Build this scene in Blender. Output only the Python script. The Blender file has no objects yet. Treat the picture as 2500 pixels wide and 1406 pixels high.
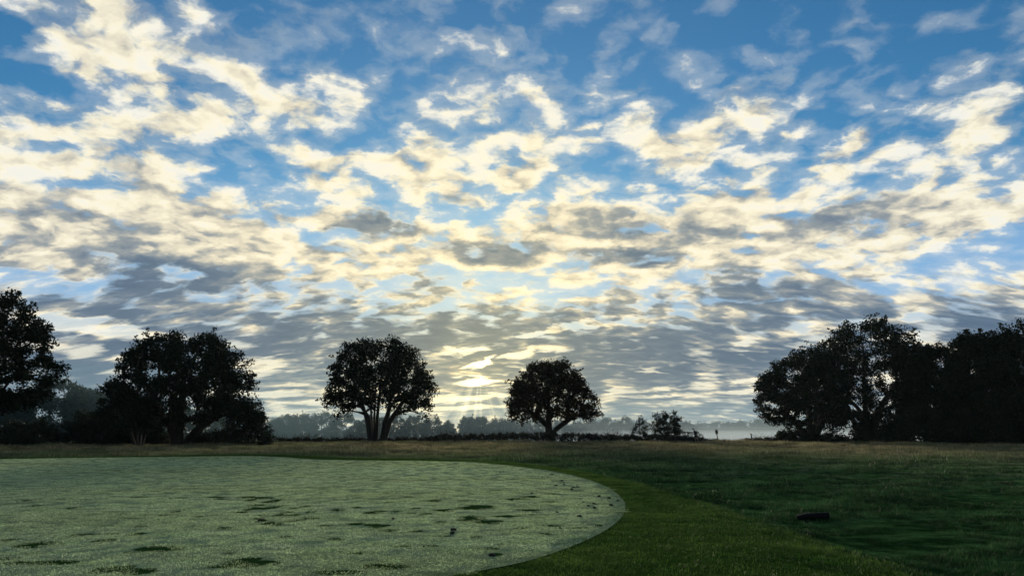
import bpy, bmesh, math, random
import numpy as np
from math import radians, pi
from mathutils import Vector, Matrix
scene = bpy.context.scene
F = 2500*26/36.0
TILT = math.atan((1045-703)/F)
EYE = 1.75
def ray(u, v):
    a = (u-1250)/F; b = (703-v)/F
    ct, st = math.cos(TILT), math.sin(TILT)
    return np.array((a, ct-b*st, st+b*ct))
def azel(u, v):
    d = ray(u, v); d = d/np.linalg.norm(d)
    return math.atan2(d[0], d[1]), math.asin(d[2])
SUN_AZ, SUN_EL = azel(1172, 905)

# ------------------------------------------------------------------ camera
cam_data = bpy.data.cameras.new('camera'); cam = bpy.data.objects.new('camera', cam_data)
scene.collection.objects.link(cam); scene.camera = cam
cam_data.sensor_width = 36; cam_data.lens = 26
cam_data.clip_start = 0.1; cam_data.clip_end = 6000
cam.location = (0, 0, EYE); cam.rotation_euler = (pi/2+TILT, 0, 0)
scene.view_settings.view_transform = 'Standard'; scene.view_settings.look = 'None'
scene.view_settings.exposure = 0; scene.view_settings.gamma = 1; scene.view_settings.use_curve_mapping = False
scene.render.engine = 'CYCLES'; scene.cycles.transparent_max_bounces = 64; scene.cycles.max_bounces = 8; scene.cycles.volume_bounces = 1

# ------------------------------------------------------------------ node helpers
class NT:
    def __init__(s, tree): s.t = tree; s.n = tree.nodes; s.l = tree.links
    def put(s, sock, v):
        if isinstance(v, bpy.types.NodeSocket): s.l.new(v, sock)
        elif v is not None:
            if hasattr(sock.default_value, '__len__') and not hasattr(v, '__len__'): v = (v,)*len(sock.default_value)
            if hasattr(v, '__len__') and len(sock.default_value) == 4 and len(v) == 3: v = (*v, 1)
            sock.default_value = v
    def m(s, op, a, b=None, c=None, clamp=False):
        n = s.n.new('ShaderNodeMath'); n.operation = op; n.use_clamp = clamp
        for i, v in enumerate((a, b, c)): s.put(n.inputs[i], v)
        return n.outputs[0]
    def v(s, op, a, b=None, scale=None):
        n = s.n.new('ShaderNodeVectorMath'); n.operation = op
        s.put(n.inputs[0], a)
        if b is not None: s.put(n.inputs[1], b)
        if scale is not None: s.put(n.inputs['Scale'], scale)
        return n.outputs['Value'] if op in ('DOT_PRODUCT', 'LENGTH', 'DISTANCE') else n.outputs['Vector']
    def xyz(s, x=0, y=0, z=0):
        n = s.n.new('ShaderNodeCombineXYZ')
        for i, q in enumerate((x, y, z)): s.put(n.inputs[i], q)
        return n.outputs[0]
    def sep(s, v):
        n = s.n.new('ShaderNodeSeparateXYZ'); s.put(n.inputs[0], v); return n.outputs
    def ss(s, x, lo, hi, a=0.0, b=1.0):
        n = s.n.new('ShaderNodeMapRange'); n.interpolation_type = 'SMOOTHSTEP'
        for i, q in enumerate((x, lo, hi, a, b)): s.put(n.inputs[i], q)
        return n.outputs[0]
    def lin(s, x, lo, hi, a=0.0, b=1.0):
        n = s.n.new('ShaderNodeMapRange')
        for i, q in enumerate((x, lo, hi, a, b)): s.put(n.inputs[i], q)
        return n.outputs[0]
    def noise(s, vec, scale, detail=4, rough=0.5, dist=0.0, dim='3D', w=None, lac=2.0, col=False):
        n = s.n.new('ShaderNodeTexNoise'); n.noise_dimensions = dim
        if dim != '1D': s.put(n.inputs['Vector'], vec)
        if w is not None: s.put(n.inputs['W'], w)
        s.put(n.inputs['Scale'], scale); s.put(n.inputs['Detail'], detail); s.put(n.inputs['Roughness'], rough)
        s.put(n.inputs['Lacunarity'], lac); s.put(n.inputs['Distortion'], dist)
        return n.outputs['Color' if col else 0]
    def mix(s, f, a, b, blend='MIX'):
        n = s.n.new('ShaderNodeMix'); n.data_type = 'RGBA'; n.blend_type = blend; n.clamp_factor = True
        s.put(n.inputs[0], f); s.put(n.inputs[6], a); s.put(n.inputs[7], b); return n.outputs[2]
    def ramp(s, f, stops, interp='LINEAR'):
        n = s.n.new('ShaderNodeValToRGB'); e = n.color_ramp.elements; n.color_ramp.interpolation = interp
        while len(e) < len(stops): e.new(0.5)
        for el, (p, c) in zip(e, stops): el.position = p; el.color = (*c, 1)
        s.put(n.inputs[0], f); return n.outputs[0]

#SKYBEGIN
# ------------------------------------------------------------------ sky
# clouds of the sky, where they hang: picture position of the centre, half sizes, tilt, strength
CLOUDS = [
 (130,55,240,60,18,1),(400,115,300,75,20,1),(570,35,190,55,5,.8),(650,205,230,65,25,1),(310,250,200,80,30,.9),
 (540,330,330,95,5,1.1),(830,240,170,70,10,.8),(220,350,260,70,15,1),(60,235,150,35,-5,.8),(230,480,420,110,12,1.1),
 (120,570,350,90,5,1),(600,580,190,100,5,1),(725,505,150,55,12,.9),(890,400,180,60,-8,1),(1140,350,210,100,5,1.05),
 (1000,445,310,75,3,1),(1210,440,150,60,-10,.9),(1140,195,140,60,15,.8),(1335,225,80,65,30,1),(1470,185,85,45,0,1),
 (1450,285,80,32,0,.9),(1385,365,130,90,0,1),(1360,455,140,40,0,.8),(1650,320,250,110,-5,1.1),(1760,385,280,55,-3,.9),
 (1900,255,130,50,5,.9),(2070,375,140,55,-5,.8),(2200,270,190,40,-20,.9),(2420,285,130,75,-15,1.1),(2260,392,180,38,-8,.9),
 (1350,560,220,75,3,1),(1600,540,350,80,0,.9),(1950,530,320,110,0,1.1),(2300,470,230,55,-5,.8),(2380,550,200,60,-5,1),
 (1000,580,260,80,10,1),(1230,130,90,40,0,.5),(1190,40,45,32,0,.6),(1920,138,120,25,-5,.3),(2080,225,120,50,-5,.4),
 (1750,185,70,25,0,.25),(2230,165,70,22,-8,.3),(2340,150,50,22,-20,.25),(1820,620,160,40,-5,.7),(2250,615,150,30,-22,.55),(300,620,420,40,4,.5),
 (830,640,140,45,8,.8),(1480,640,330,60,0,.7),(2000,700,300,60,-4,.7),(850,180,80,40,10,.4),(1560,240,60,25,0,.3),(1850,470,220,40,-5,.4),
]
GAPS = [
 (130,180,240,55,5,1),(60,310,110,50,5,.8),(610,420,200,50,8,1),(780,330,110,35,0,.8),(940,310,100,70,0,.9),(980,90,340,150,0,.35),
 (1850,70,760,180,0,.62),(1290,160,60,40,30,.6),(1180,518,180,26,0,.9),(560,500,100,45,0,.7),(770,590,110,45,20,.9),
 (1790,345,90,22,-5,.9),(2040,450,130,40,0,.8),(2200,340,160,30,-10,.6),(2360,640,240,50,-5,1.1),(90,690,160,36,-3,1),(300,640,150,22,0,.6),
 (1850,605,150,24,-5,.7),(1600,240,200,50,0,.5),(2150,190,300,90,0,.4),(1250,390,40,70,0,.5),(1480,420,70,50,0,.5),(700,290,90,25,25,.5),
 (450,215,100,22,25,.7),(280,400,160,18,18,.5),(1300,690,160,22,0,.5),(1350,735,90,16,0,.5),(1010,660,90,25,10,.4),(2440,430,80,40,0,.5),(1270,500,80,22,0,.6),
]
THICK = [   # thick grey bellies
 (930,560,150,30,3,1),(1215,622,160,32,3,1),(1060,690,140,30,8,1),(1480,632,110,24,0,.9),(1590,625,80,22,0,.8),(1770,695,140,48,-6,1),
 (380,655,170,36,6,1),(300,697,170,30,6,1),(190,740,170,50,8,.9),(860,755,520,80,6,.9),(1400,790,110,30,0,.8),(1580,745,160,34,-4,.9),
 (2080,515,150,50,0,.6),(2350,775,260,60,-3,.9),(560,800,260,45,4,.8),(1650,560,140,40,5,.45),(1480,555,120,40,5,.45),(1300,845,500,45,0,.5),
 (1850,830,420,60,-2,.6),(300,880,300,60,0,.7),(720,880,240,40,0,.6),(1960,705,180,40,-6,.8),(300,430,260,60,10,.12),(150,520,200,60,10,.12),(830,625,80,20,5,.6),
 (1600,900,400,40,0,.6),(1250,760,160,30,0,.5),(1100,800,180,50,0,.5),
]
SLITS = [   # bright breaks low in the east
 (1172,890,34,10,-4,1.5),(1125,895,20,5,0,.9),(1168,931,50,9,-3,1.3),(1215,925,60,6,8,.8),(1120,975,190,7,-5,.9),(1150,996,190,7,-3,.8),
 (1195,873,30,9,-35,1.0),(1290,865,110,12,-6,.8),(900,955,200,9,4,.6),(700,960,200,9,-3,.6),(730,985,220,8,-4,.5),(1700,945,300,6,-4,.5),
 (1650,965,250,6,-2,.5),(640,895,90,22,0,.7),(230,800,190,22,3,.8),(2020,800,260,18,-6,.6),(1370,805,230,9,-8,.6),(150,855,180,14,4,.4),(1100,852,90,10,-6,.6),
 (2150,830,200,16,0,.5),(700,1010,200,12,-3,.5),(1600,985,200,5,0,.4),(560,960,120,10,0,.4),
]
world = bpy.data.worlds.new('World'); scene.world = world; world.use_nodes = True
world.cycles.sampling_method = 'MANUAL'; world.cycles.sample_map_resolution = 512
wt = world.node_tree; wt.nodes.clear(); w = NT(wt)
def build_sky():
    tc = wt.nodes.new('ShaderNodeTexCoord'); D = tc.outputs['Generated']
    x, y, z = w.sep(D)
    zc = w.m('ADD', w.m('MAXIMUM', z, 0.0), 0.22)
    P = w.xyz(w.m('DIVIDE', x, zc), w.m('DIVIDE', y, zc), 0)
    az = w.m('ARCTAN2', x, y); el = w.m('ARCSINE', z)
    # frayed picture of the (azimuth, elevation) plane so the placed masses have torn outlines
    wob = w.v('SUBTRACT', w.noise(P, 3.4, 5, .6, col=True), (.5, .5, .5))
    flat = w.m('MULTIPLY_ADD', w.m('MAXIMUM', el, 0.0), .5, .016)
    A = w.v('ADD', w.xyz(az, el, 0), w.v('MULTIPLY', wob, w.xyz(.16, flat, 0)))
    A2 = w.v('ADD', w.xyz(az, el, 0), w.v('MULTIPLY', wob, w.xyz(.07, w.m('MULTIPLY', flat, .55), 0)))
    def masses(blobs, co, soft='SPHERICAL'):
        out = None
        for (u, v_, ru, rv, rot, k) in blobs:
            a, e = azel(u, v_)
            mp = wt.nodes.new('ShaderNodeMapping'); mp.vector_type = 'TEXTURE'
            w.put(mp.inputs[0], co); mp.inputs['Location'].default_value = (a, e, 0)
            mp.inputs['Rotation'].default_value = (0, 0, -radians(rot))
            s_ = math.cos(e)
            mp.inputs['Scale'].default_value = (ru/F*1.15, rv/F*1.15, 1)
            g = wt.nodes.new('ShaderNodeTexGradient'); g.gradient_type = soft
            w.put(g.inputs[0], mp.outputs[0])
            s1 = w.m('SMOOTH_MIN', g.outputs['Fac'], .55, .35)
            out = w.m('MULTIPLY', s1, k) if out is None else w.m('MULTIPLY_ADD', s1, k, out)
        return out
    pos = masses(CLOUDS, A); neg = masses(GAPS, A); thick = masses(THICK, A2); slit = masses(SLITS, A2)
    # billow noise on the cloud deck, drawn out along the wind
    hx = w.ss(el, .02, .22, .55, 1.0)
    Pr = w.v('SCALE', w.xyz(w.m('MULTIPLY', x, hx), y, 0), scale=w.m('DIVIDE', 1, zc))
    Pw = w.v('MULTIPLY', Pr, (1.46, 1.46, 1))
    det = w.ss(el, .04, .22, 2.2, 8.5)
    def puffs(q, scale, detail=1.6, rough=.5, smooth=.35):
        n = wt.nodes.new('ShaderNodeTexVoronoi'); n.feature = 'SMOOTH_F1'; n.normalize = True; n.voronoi_dimensions = '2D'
        w.put(n.inputs['Vector'], q); w.put(n.inputs['Scale'], scale); w.put(n.inputs['Detail'], detail)
        w.put(n.inputs['Roughness'], rough); w.put(n.inputs['Smoothness'], smooth)
        return n.outputs['Distance']
    warp = w.v('SCALE', w.v('SUBTRACT', w.noise(Pw, 4.6, 7, .58, col=True), (.5, .5, .5)), scale=.19)
    def billow(off, full=True):
        q = w.v('ADD', w.v('ADD', Pw, warp), off)
        p_ = w.m('MULTIPLY', w.m('SUBTRACT', .30, puffs(q, 6.2)), 1.3)
        a = w.noise(q, 6.8, det if full else 3, .59, .1)
        return w.m('ADD', w.m('MULTIPLY', w.m('SUBTRACT', a, .5), 1.35), p_)
    n0 = billow((0, 0, 0)); 
    sdir = (math.sin(SUN_AZ), math.cos(SUN_AZ))
    sx, sy = sdir[0]*1.46, sdir[1]*1.46
    n1 = billow((sx*.06, sy*.06, 0), False); n2 = billow((sx*.16, sy*.16, 0), False)
    fine = w.m('SUBTRACT', w.noise(Pw, 17, 6, .60, 1.2), .5); hi = w.ss(el, .06, .25)
    deck = w.ss(el, .30, .10, 0, 1)
    base = w.m('MULTIPLY_ADD', w.ss(el, .20, .10), .29, w.m('MULTIPLY_ADD', w.ss(el, .33, .22), .26, -.20))
    cov = w.m('ADD', base, w.m('SUBTRACT', w.m('MULTIPLY', w.m('MINIMUM', pos, .9), .50), w.m('MULTIPLY', neg, .42)))
    cov = w.m('SUBTRACT', cov, w.m('MULTIPLY', slit, .8))
    outside = w.m('MULTIPLY', w.ss(w.m('ABSOLUTE', az), .62, .9), w.ss(n0, -.1, .2, 0, .18))
    cov = w.m('ADD', cov, outside)
    d0 = w.m('ADD', n0, cov); d1 = w.m('ADD', n1, cov); d2 = w.m('ADD', n2, cov)
    alpha = w.ss(w.m('MULTIPLY_ADD', w.m('MULTIPLY', fine, hi), .20, d0), -.14, .28)
    veil = w.m('MULTIPLY', w.ss(d0, -.40, .05), .22)
    alpha = w.m('MAXIMUM', alpha, veil)
    lowdeck = w.ss(el, .215, .11)
    relief = w.m('MULTIPLY', w.m('SUBTRACT', w.m('ADD', d1, w.m('MULTIPLY', d2, .6)), w.m('MULTIPLY', d0, 1.6)), 1.0)
    tau = w.m('MULTIPLY', w.m('ADD', w.m('MAXIMUM', d0, 0), w.m('MULTIPLY', w.m('MAXIMUM', d2, 0), .8)), w.m('MULTIPLY_ADD', lowdeck, 1.2, .75))
    tau = w.m('SMOOTH_MIN', tau, w.m('MULTIPLY_ADD', lowdeck, 1.1, .50), .4)
    tau = w.m('ADD', tau, w.m('MULTIPLY', thick, w.ss(d0, -.05, .35, 0, w.m('MULTIPLY_ADD', lowdeck, -.7, 1.7))))
    tau = w.m('ADD', tau, w.m('MULTIPLY', relief, w.m('MULTIPLY_ADD', lowdeck, .5, .75)))
    tau = w.m('ADD', tau, w.m('MULTIPLY', w.m('MULTIPLY', fine, hi), .45))
    L = w.m('EXPONENT', w.m('MULTIPLY', w.m('SMOOTH_MAX', tau, 0, .35), -1.05))
    # angle from the sun
    sv = (math.cos(SUN_EL)*math.sin(SUN_AZ), math.cos(SUN_EL)*math.cos(SUN_AZ), math.sin(SUN_EL))
    cs = w.v('DOT_PRODUCT', D, sv)
    ang = w.m('ARCCOSINE', w.m('MINIMUM', cs, .99999))
    near = w.m('EXPONENT', w.m('MULTIPLY', ang, -4.2))
    core = w.m('EXPONENT', w.m('MULTIPLY', ang, -42))
    back = w.ss(ang, .55, 2.4, 1, .30)
    col = w.ramp(L, [(0, (.080, .140, .225)), (.22, (.135, .20, .29)), (.42, (.32, .36, .39)), (.60, (.72, .68, .57)), (.80, (.95, .90, .72)), (.92, (.95, .92, .80)), (1, (.90, .90, .84))])
    warm = w.mix(w.m('MULTIPLY', near, .9), (1, 1, 1), (1.20, 1.02, .60))
    col = w.v('MULTIPLY', col, warm)
    col = w.v('SCALE', col, scale=back)
    # clear sky: Nishita with the sun where it stands
    sk = wt.nodes.new('ShaderNodeTexSky'); sk.sky_type = 'NISHITA'; sk.sun_disc = False
    sk.sun_elevation = SUN_EL; sk.sun_rotation = SUN_AZ; sk.air_density = 1.0; sk.dust_density = .3; sk.ozone_density = 3.0
    blue = w.v('MULTIPLY', w.v('SCALE', sk.outputs[0], scale=SKY_K), SKY_TINT)
    blue = w.mix(w.m('MULTIPLY', w.ss(el, .36, .16), .8), blue, w.v('SCALE', w.mix(near, (.24, .44, .74), (.62, .68, .62)), scale=w.m('MULTIPLY', back, 1.05)))
    low = w.ss(el, .17, .075)
    hor = w.v('SCALE', w.mix(near, (.78, .76, .66), (1.05, .90, .52)), scale=w.m('MULTIPLY', back, 1.05))
    clear = w.mix(w.m('MULTIPLY', low, .95), blue, hor)
    clear = w.v('ADD', clear, w.v('SCALE', (1, .88, .52), scale=w.m('MULTIPLY', core, 1.6)))
    tot = w.mix(alpha, clear, col)
    # sun shafts fanning down under the break in the cloud
    da = w.m('SUBTRACT', az, SUN_AZ); de = w.m('SUBTRACT', SUN_EL+.012, el)
    th = w.m('ARCTAN2', da, w.m('MAXIMUM', de, .001)); rr = w.m('SQRT', w.m('ADD', w.m('MULTIPLY', da, da), w.m('MULTIPLY', de, de)))
    rn = w.noise(None, 4.4, 2.0, .5, dim='1D', w=w.m('ADD', th, 9.1))
    shaft = w.m('MULTIPLY', w.ss(rn, .40, .74), w.m('MULTIPLY', w.ss(de, .010, .075), w.ss(w.m('ABSOLUTE', w.m('ADD', th, .12)), .95, .25)))
    shaft = w.m('MULTIPLY', shaft, w.m('EXPONENT', w.m('MULTIPLY', rr, -9)))
    glow = w.m('MULTIPLY', w.m('EXPONENT', w.m('MULTIPLY', ang, -6.5)), .24)
    tot = w.v('ADD', tot, w.v('SCALE', (1, .82, .44), scale=w.m('MULTIPLY_ADD', shaft, 1.15, glow)))
    tot = w.v('SCALE', tot, scale=w.ss(el, -.25, -.02, .25, 1))
    bg = wt.nodes.new('ShaderNodeBackground'); w.put(bg.inputs[0], w.v('SCALE', tot, scale=1/SKY_STRENGTH)); bg.inputs[1].default_value = SKY_STRENGTH
    o = wt.nodes.new('ShaderNodeOutputWorld'); wt.links.new(bg.outputs[0], o.inputs[0])
SKY_STRENGTH = .12; SKY_K = .19; SKY_TINT = (.42, .84, 1.0)
build_sky()

# ------------------------------------------------------------------ sun, veiled by cloud, low ahead
sun_data = bpy.data.lights.new('sun', 'SUN'); sun_data.energy = 5.0; sun_data.angle = radians(10); sun_data.color = (1, .88, .66)
sun = bpy.data.objects.new('sun', sun_data); scene.collection.objects.link(sun)
sun.rotation_euler = (pi/2-SUN_EL, 0, pi-SUN_AZ)

# ------------------------------------------------------------------ general helpers
rng = np.random.default_rng(7)
def gpix(u, v, z=0.0):
    d = ray(u, v); t = (z-EYE)/d[2]; return np.array((0, 0, EYE))+d*t
def at(u, v, y):
    d = ray(u, v); return np.array((0, 0, EYE))+d*(y/d[1])
def link(o, parent=None):
    scene.collection.objects.link(o)
    if parent is not None: o.parent = parent
    return o
def mesh_np(name, V, Fc, mat, parent=None, smooth=False, loc=None):
    V = np.asarray(V, np.float32).reshape(-1, 3); Fc = np.asarray(Fc, np.int32); k = Fc.shape[1]
    if loc is not None: V = V-np.asarray(loc, np.float32)
    me = bpy.data.meshes.new(name)
    me.vertices.add(len(V)); me.vertices.foreach_set('co', V.ravel())
    me.loops.add(Fc.size); me.loops.foreach_set('vertex_index', Fc.ravel())
    me.polygons.add(len(Fc)); me.polygons.foreach_set('loop_start', np.arange(0, Fc.size, k, dtype=np.int32))
    if smooth: me.polygons.foreach_set('use_smooth', np.ones(len(Fc), bool))
    me.update(calc_edges=True); me.materials.append(mat)
    o = bpy.data.objects.new(name, me)
    if loc is not None and parent is None: o.location = loc
    return link(o, parent)
def thing(name, label, cat, loc=(0, 0, 0), group=None):
    o = bpy.data.objects.new(name, None); o.location = loc; o.empty_display_size = .3; link(o)
    o['label'] = label; o['category'] = cat
    if group: o['group'] = group
    return o
def tag(o, label=None, cat=None, group=None, kind=None):
    for k, q in (('label', label), ('category', cat), ('group', group), ('kind', kind)):
        if q: o[k] = q
    return o
def fbm2(x, y, seed=0, octs=4):
    r = np.random.default_rng(seed); out = np.zeros_like(x, dtype=float); a = 1.0; f = 1.0
    for _ in range(octs):
        for _k in range(3):
            th = r.uniform(0, 2*pi); ph = r.uniform(0, 2*pi); q = f*r.uniform(.7, 1.3)
            out += a*np.sin((x*math.cos(th)+y*math.sin(th))*q+ph)/3
        a *= .5; f *= 2.1
    return out

# ------------------------------------------------------------------ materials
def new_mat(name):
    m = bpy.data.materials.new(name); m.use_nodes = True; m.node_tree.nodes.clear(); return m, NT(m.node_tree)
def finish(m, k, surf):
    o = m.node_tree.nodes.new('ShaderNodeOutputMaterial'); m.node_tree.links.new(surf, o.inputs[0]); return m
def bsdf(k, col, rough=.8, spec=.3, normal=None):
    n = k.n.new('ShaderNodeBsdfPrincipled'); k.put(n.inputs['Base Color'], col); k.put(n.inputs['Roughness'], rough)
    k.put(n.inputs['Specular IOR Level'], spec)
    if normal is not None: k.l.new(normal, n.inputs['Normal'])
    return n.outputs[0]
def matt(k, col, normal=None):
    n = k.n.new('ShaderNodeBsdfDiffuse'); k.put(n.inputs[0], col)
    if normal is not None: k.l.new(normal, n.inputs['Normal'])
    return n.outputs[0]
def transl(k, surf, col, f):
    t = k.n.new('ShaderNodeBsdfTranslucent'); k.put(t.inputs[0], col)
    x = k.n.new('ShaderNodeMixShader'); k.put(x.inputs[0], f); k.l.new(surf, x.inputs[1]); k.l.new(t.outputs[0], x.inputs[2]); return x.outputs[0]
def wpos(k): return k.n.new('ShaderNodeNewGeometry').outputs['Position']
def bump(k, h, s=.4, d=.02):
    n = k.n.new('ShaderNodeBump'); k.put(n.inputs['Strength'], s); k.put(n.inputs['Distance'], d); k.l.new(h, n.inputs['Height']); return n.outputs[0]
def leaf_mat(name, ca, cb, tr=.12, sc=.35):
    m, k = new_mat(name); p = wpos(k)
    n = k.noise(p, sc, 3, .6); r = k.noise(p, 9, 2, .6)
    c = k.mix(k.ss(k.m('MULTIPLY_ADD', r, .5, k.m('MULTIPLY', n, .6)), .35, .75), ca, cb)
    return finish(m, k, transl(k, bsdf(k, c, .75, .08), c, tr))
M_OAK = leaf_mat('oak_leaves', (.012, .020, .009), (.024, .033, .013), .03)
M_OAK_RUST = leaf_mat('turning_leaves', (.020, .025, .010), (.060, .032, .012), .15)
M_BUSH = leaf_mat('bush_leaves', (.015, .024, .012), (.035, .042, .020), .08)
M_FAR = leaf_mat('wood_leaves', (.028, .045, .025), (.050, .065, .034), .1, .12)
M_BRAMBLE = leaf_mat('bramble_leaves', (.014, .020, .010), (.040, .030, .016), .1, .6)
def bark_mat():
    m, k = new_mat('bark'); p = k.v('MULTIPLY', wpos(k), (9, 9, 1.6)); n = k.noise(p, 2.2, 6, .65)
    c = k.mix(n, (.022, .018, .014), (.085, .072, .058))
    return finish(m, k, bsdf(k, c, .9, .2, bump(k, n, .8, .03)))
M_BARK = bark_mat()
def flat_mat(name, ca, cb, scale=8, rough=.8, spec=.3, stretch=(1, 1, 1)):
    m, k = new_mat(name); n = k.noise(k.v('MULTIPLY', wpos(k), stretch), scale, 5, .6)
    return finish(m, k, bsdf(k, k.mix(n, ca, cb), rough, spec, bump(k, n, .5, .01)))

def field_colour(k, p):
    """sward of the common: dark rough near the green, bleached heath grass farther off"""
    x, y, z = k.sep(p)
    q = k.xyz(k.m('MULTIPLY', x, .055), k.m('MULTIPLY', y, .15), 0)
    broad = k.noise(q, 1.0, 5, .6); mid = k.noise(k.v('MULTIPLY', p, (.35, .8, 0)), 1.0, 5, .65); fine = k.noise(p, 9, 4, .7)
    yy = k.m('ADD', k.m('MULTIPLY_ADD', k.m('SUBTRACT', broad, .5), 26, y), k.m('MULTIPLY', k.m('SUBTRACT', mid, .5), 12))
    heath = k.ss(yy, 28, 66)
    lush = k.mix(k.ss(k.m('MULTIPLY_ADD', k.m('SUBTRACT', k.noise(p, 2.2, 4, .6), .5), .7, mid), .36, .68), (.010, .044, .010), (.076, .185, .055))
    lush = k.mix(k.m('MULTIPLY', k.ss(fine, .55, .75), .45), lush, (.22, .33, .18))  # pale flecks: glints painted into the grass colour
    streak = k.noise(k.v('MULTIPLY', p, (.30, 1.5, 0)), 1.0, 5, .62)
    lush = k.mix(k.m('MULTIPLY', k.ss(streak, .50, .68), k.ss(y, 16, 34, 0, .65)), lush, (.26, .32, .20))
    dry = k.mix(k.ss(streak, .38, .60), (.095, .075, .034), (.46, .39, .21))
    dry = k.mix(k.m('MULTIPLY', k.ss(broad, .42, .58), .7), dry, (.080, .125, .045))
    dry = k.mix(k.ss(fine, .50, .8), dry, (.52, .46, .31))
    return k.mix(heath, lush, dry)
def grass_mat(name, colfun, tr=.35, rough=.5, spec=.5):
    m, k = new_mat(name); p = wpos(k); c = colfun(k, p)
    oi = k.n.new('ShaderNodeObjectInfo').outputs['Random']
    c = k.v('SCALE', c, scale=k.lin(oi, 0, 1, .6, 1.4))
    return finish(m, k, transl(k, bsdf(k, c, rough, spec), c, tr))
def fringe_colour(k, p):
    mid = k.noise(k.v('MULTIPLY', p, (.5, .9, 0)), 1.0, 5, .6); fine = k.noise(p, 14, 4, .7)
    c = k.mix(k.ss(mid, .3, .7), (.032, .086, .013), (.094, .165, .030))
    return k.mix(k.m('MULTIPLY', k.ss(fine, .52, .75), .5), c, (.22, .29, .12))
def ground_mat():
    m, k = new_mat('sward'); p = wpos(k)
    a = k.n.new('ShaderNodeAttribute'); a.attribute_name = 'mown'
    c = k.mix(a.outputs['Fac'], field_colour(k, p), fringe_colour(k, p))
    c = k.v('SCALE', c, scale=.6)
    n = k.noise(p, 7, 6, .7)
    return finish(m, k, matt(k, c, bump(k, n, .7, .08)))
# trodden dark marks in the dew: picture position, half sizes, turn
MARKS = [
 (92,1331,56,8,4),(192,1340,0,0,0),(390,1341,60,7,3),(62,1376,62,5,0),(140,1375,55,6,0),(270,1392,40,10,8),(335,1397,50,8,6),(560,1385,66,5,-1),(590,1372,34,10,6),(640,1377,46,7,6),
 (830,1399,70,5,0),(945,1385,62,6,2),(205,1308,36,3.5,-3),(20,1320,22,3,0),(330,1306,20,4,0),(270,1306,18,3,0),(345,1287,16,3,0),(545,1291,18,3,0),(255,1322,30,5,0),(15,1365,30,4,0),(75,1354,22,2,0),
 (315,1350,18,2.5,0),(180,1241,14,3,0),(60,1224,18,2,0),(340,1215,26,2,0),(440,1217,24,2,0),(530,1214,20,2,0),(540,1219,22,2,0),(600,1215,22,3,0),(640,1217,26,3,-5),(610,1222,16,3,0),(660,1226,18,4,0),(675,1222,14,3,0),
 (625,1234,22,3,0),(615,1243,20,4,0),(655,1241,20,5,3),(690,1236,14,2,0),(590,1252,18,3,0),(640,1258,12,2,0),(700,1252,18,3,0),(720,1243,14,3,0),(715,1260,20,4,0),(680,1259,14,3,0),(630,1268,18,3,0),(640,1272,12,5,0),
 (655,1278,14,4,0),(672,1282,16,4,0),(710,1274,16,3,0),(745,1238,14,3,0),(760,1267,20,3,0),(825,1246,18,3,0),(790,1285,24,2.5,0),(870,1280,22,3,0),(905,1254,26,3,0),(925,1249,20,2.5,0),(910,1282,20,3,0),(940,1284,18,2,0),
 (968,1250,14,2,0),(1000,1254,16,2,0),(950,1228,12,2,0),(1060,1224,18,3,0),(1085,1247,28,3.5,-2),(1150,1243,40,3,-3),(1180,1238,30,5,-8),(1140,1240,30,3,5),(1150,1267,36,7,0),(1190,1276,36,5,8),(1240,1261,40,2.5,-3),(1040,1256,16,3,0),
 (1075,1276,16,2,0),(1015,1298,18,3,0),(985,1274,16,2,0),(1300,1214,34,2.5,-4),(1265,1219,30,2.5,-3),(1345,1207,24,2,-3),(1290,1246,30,2.5,4),(1285,1257,22,2.5,-6),(1270,1291,18,2.5,0),(1350,1285,26,2,0),(1410,1290,30,2.5,2),(1335,1304,16,3,0),
 (1460,1284,10,2,0),(820,1318,22,3,0),(870,1352,18,3,0),(560,1352,16,2,0),(980,1334,28,3,0),(1190,1341,30,3,0),(1210,1355,18,4,0),(1050,1335,20,3,0),(1225,1330,14,3,0),(1340,1226,22,2,0),(1080,1310,24,2.5,0),(1160,1312,18,3,0),
 (950,1296,26,3,0),(920,1288,20,3,0),(1010,1242,16,2,0),(870,1240,12,2,0),(1130,1224,14,2,0),(480,1263,14,2,0),(430,1250,12,2,0),(400,1258,14,2,0),(90,1236,14,2,0),(760,1251,14,2,0),(735,1270,14,3,0),(700,1312,20,2.5,0),(1000,1214,14,2,0),
]
GREEN_Z = .33
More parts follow.
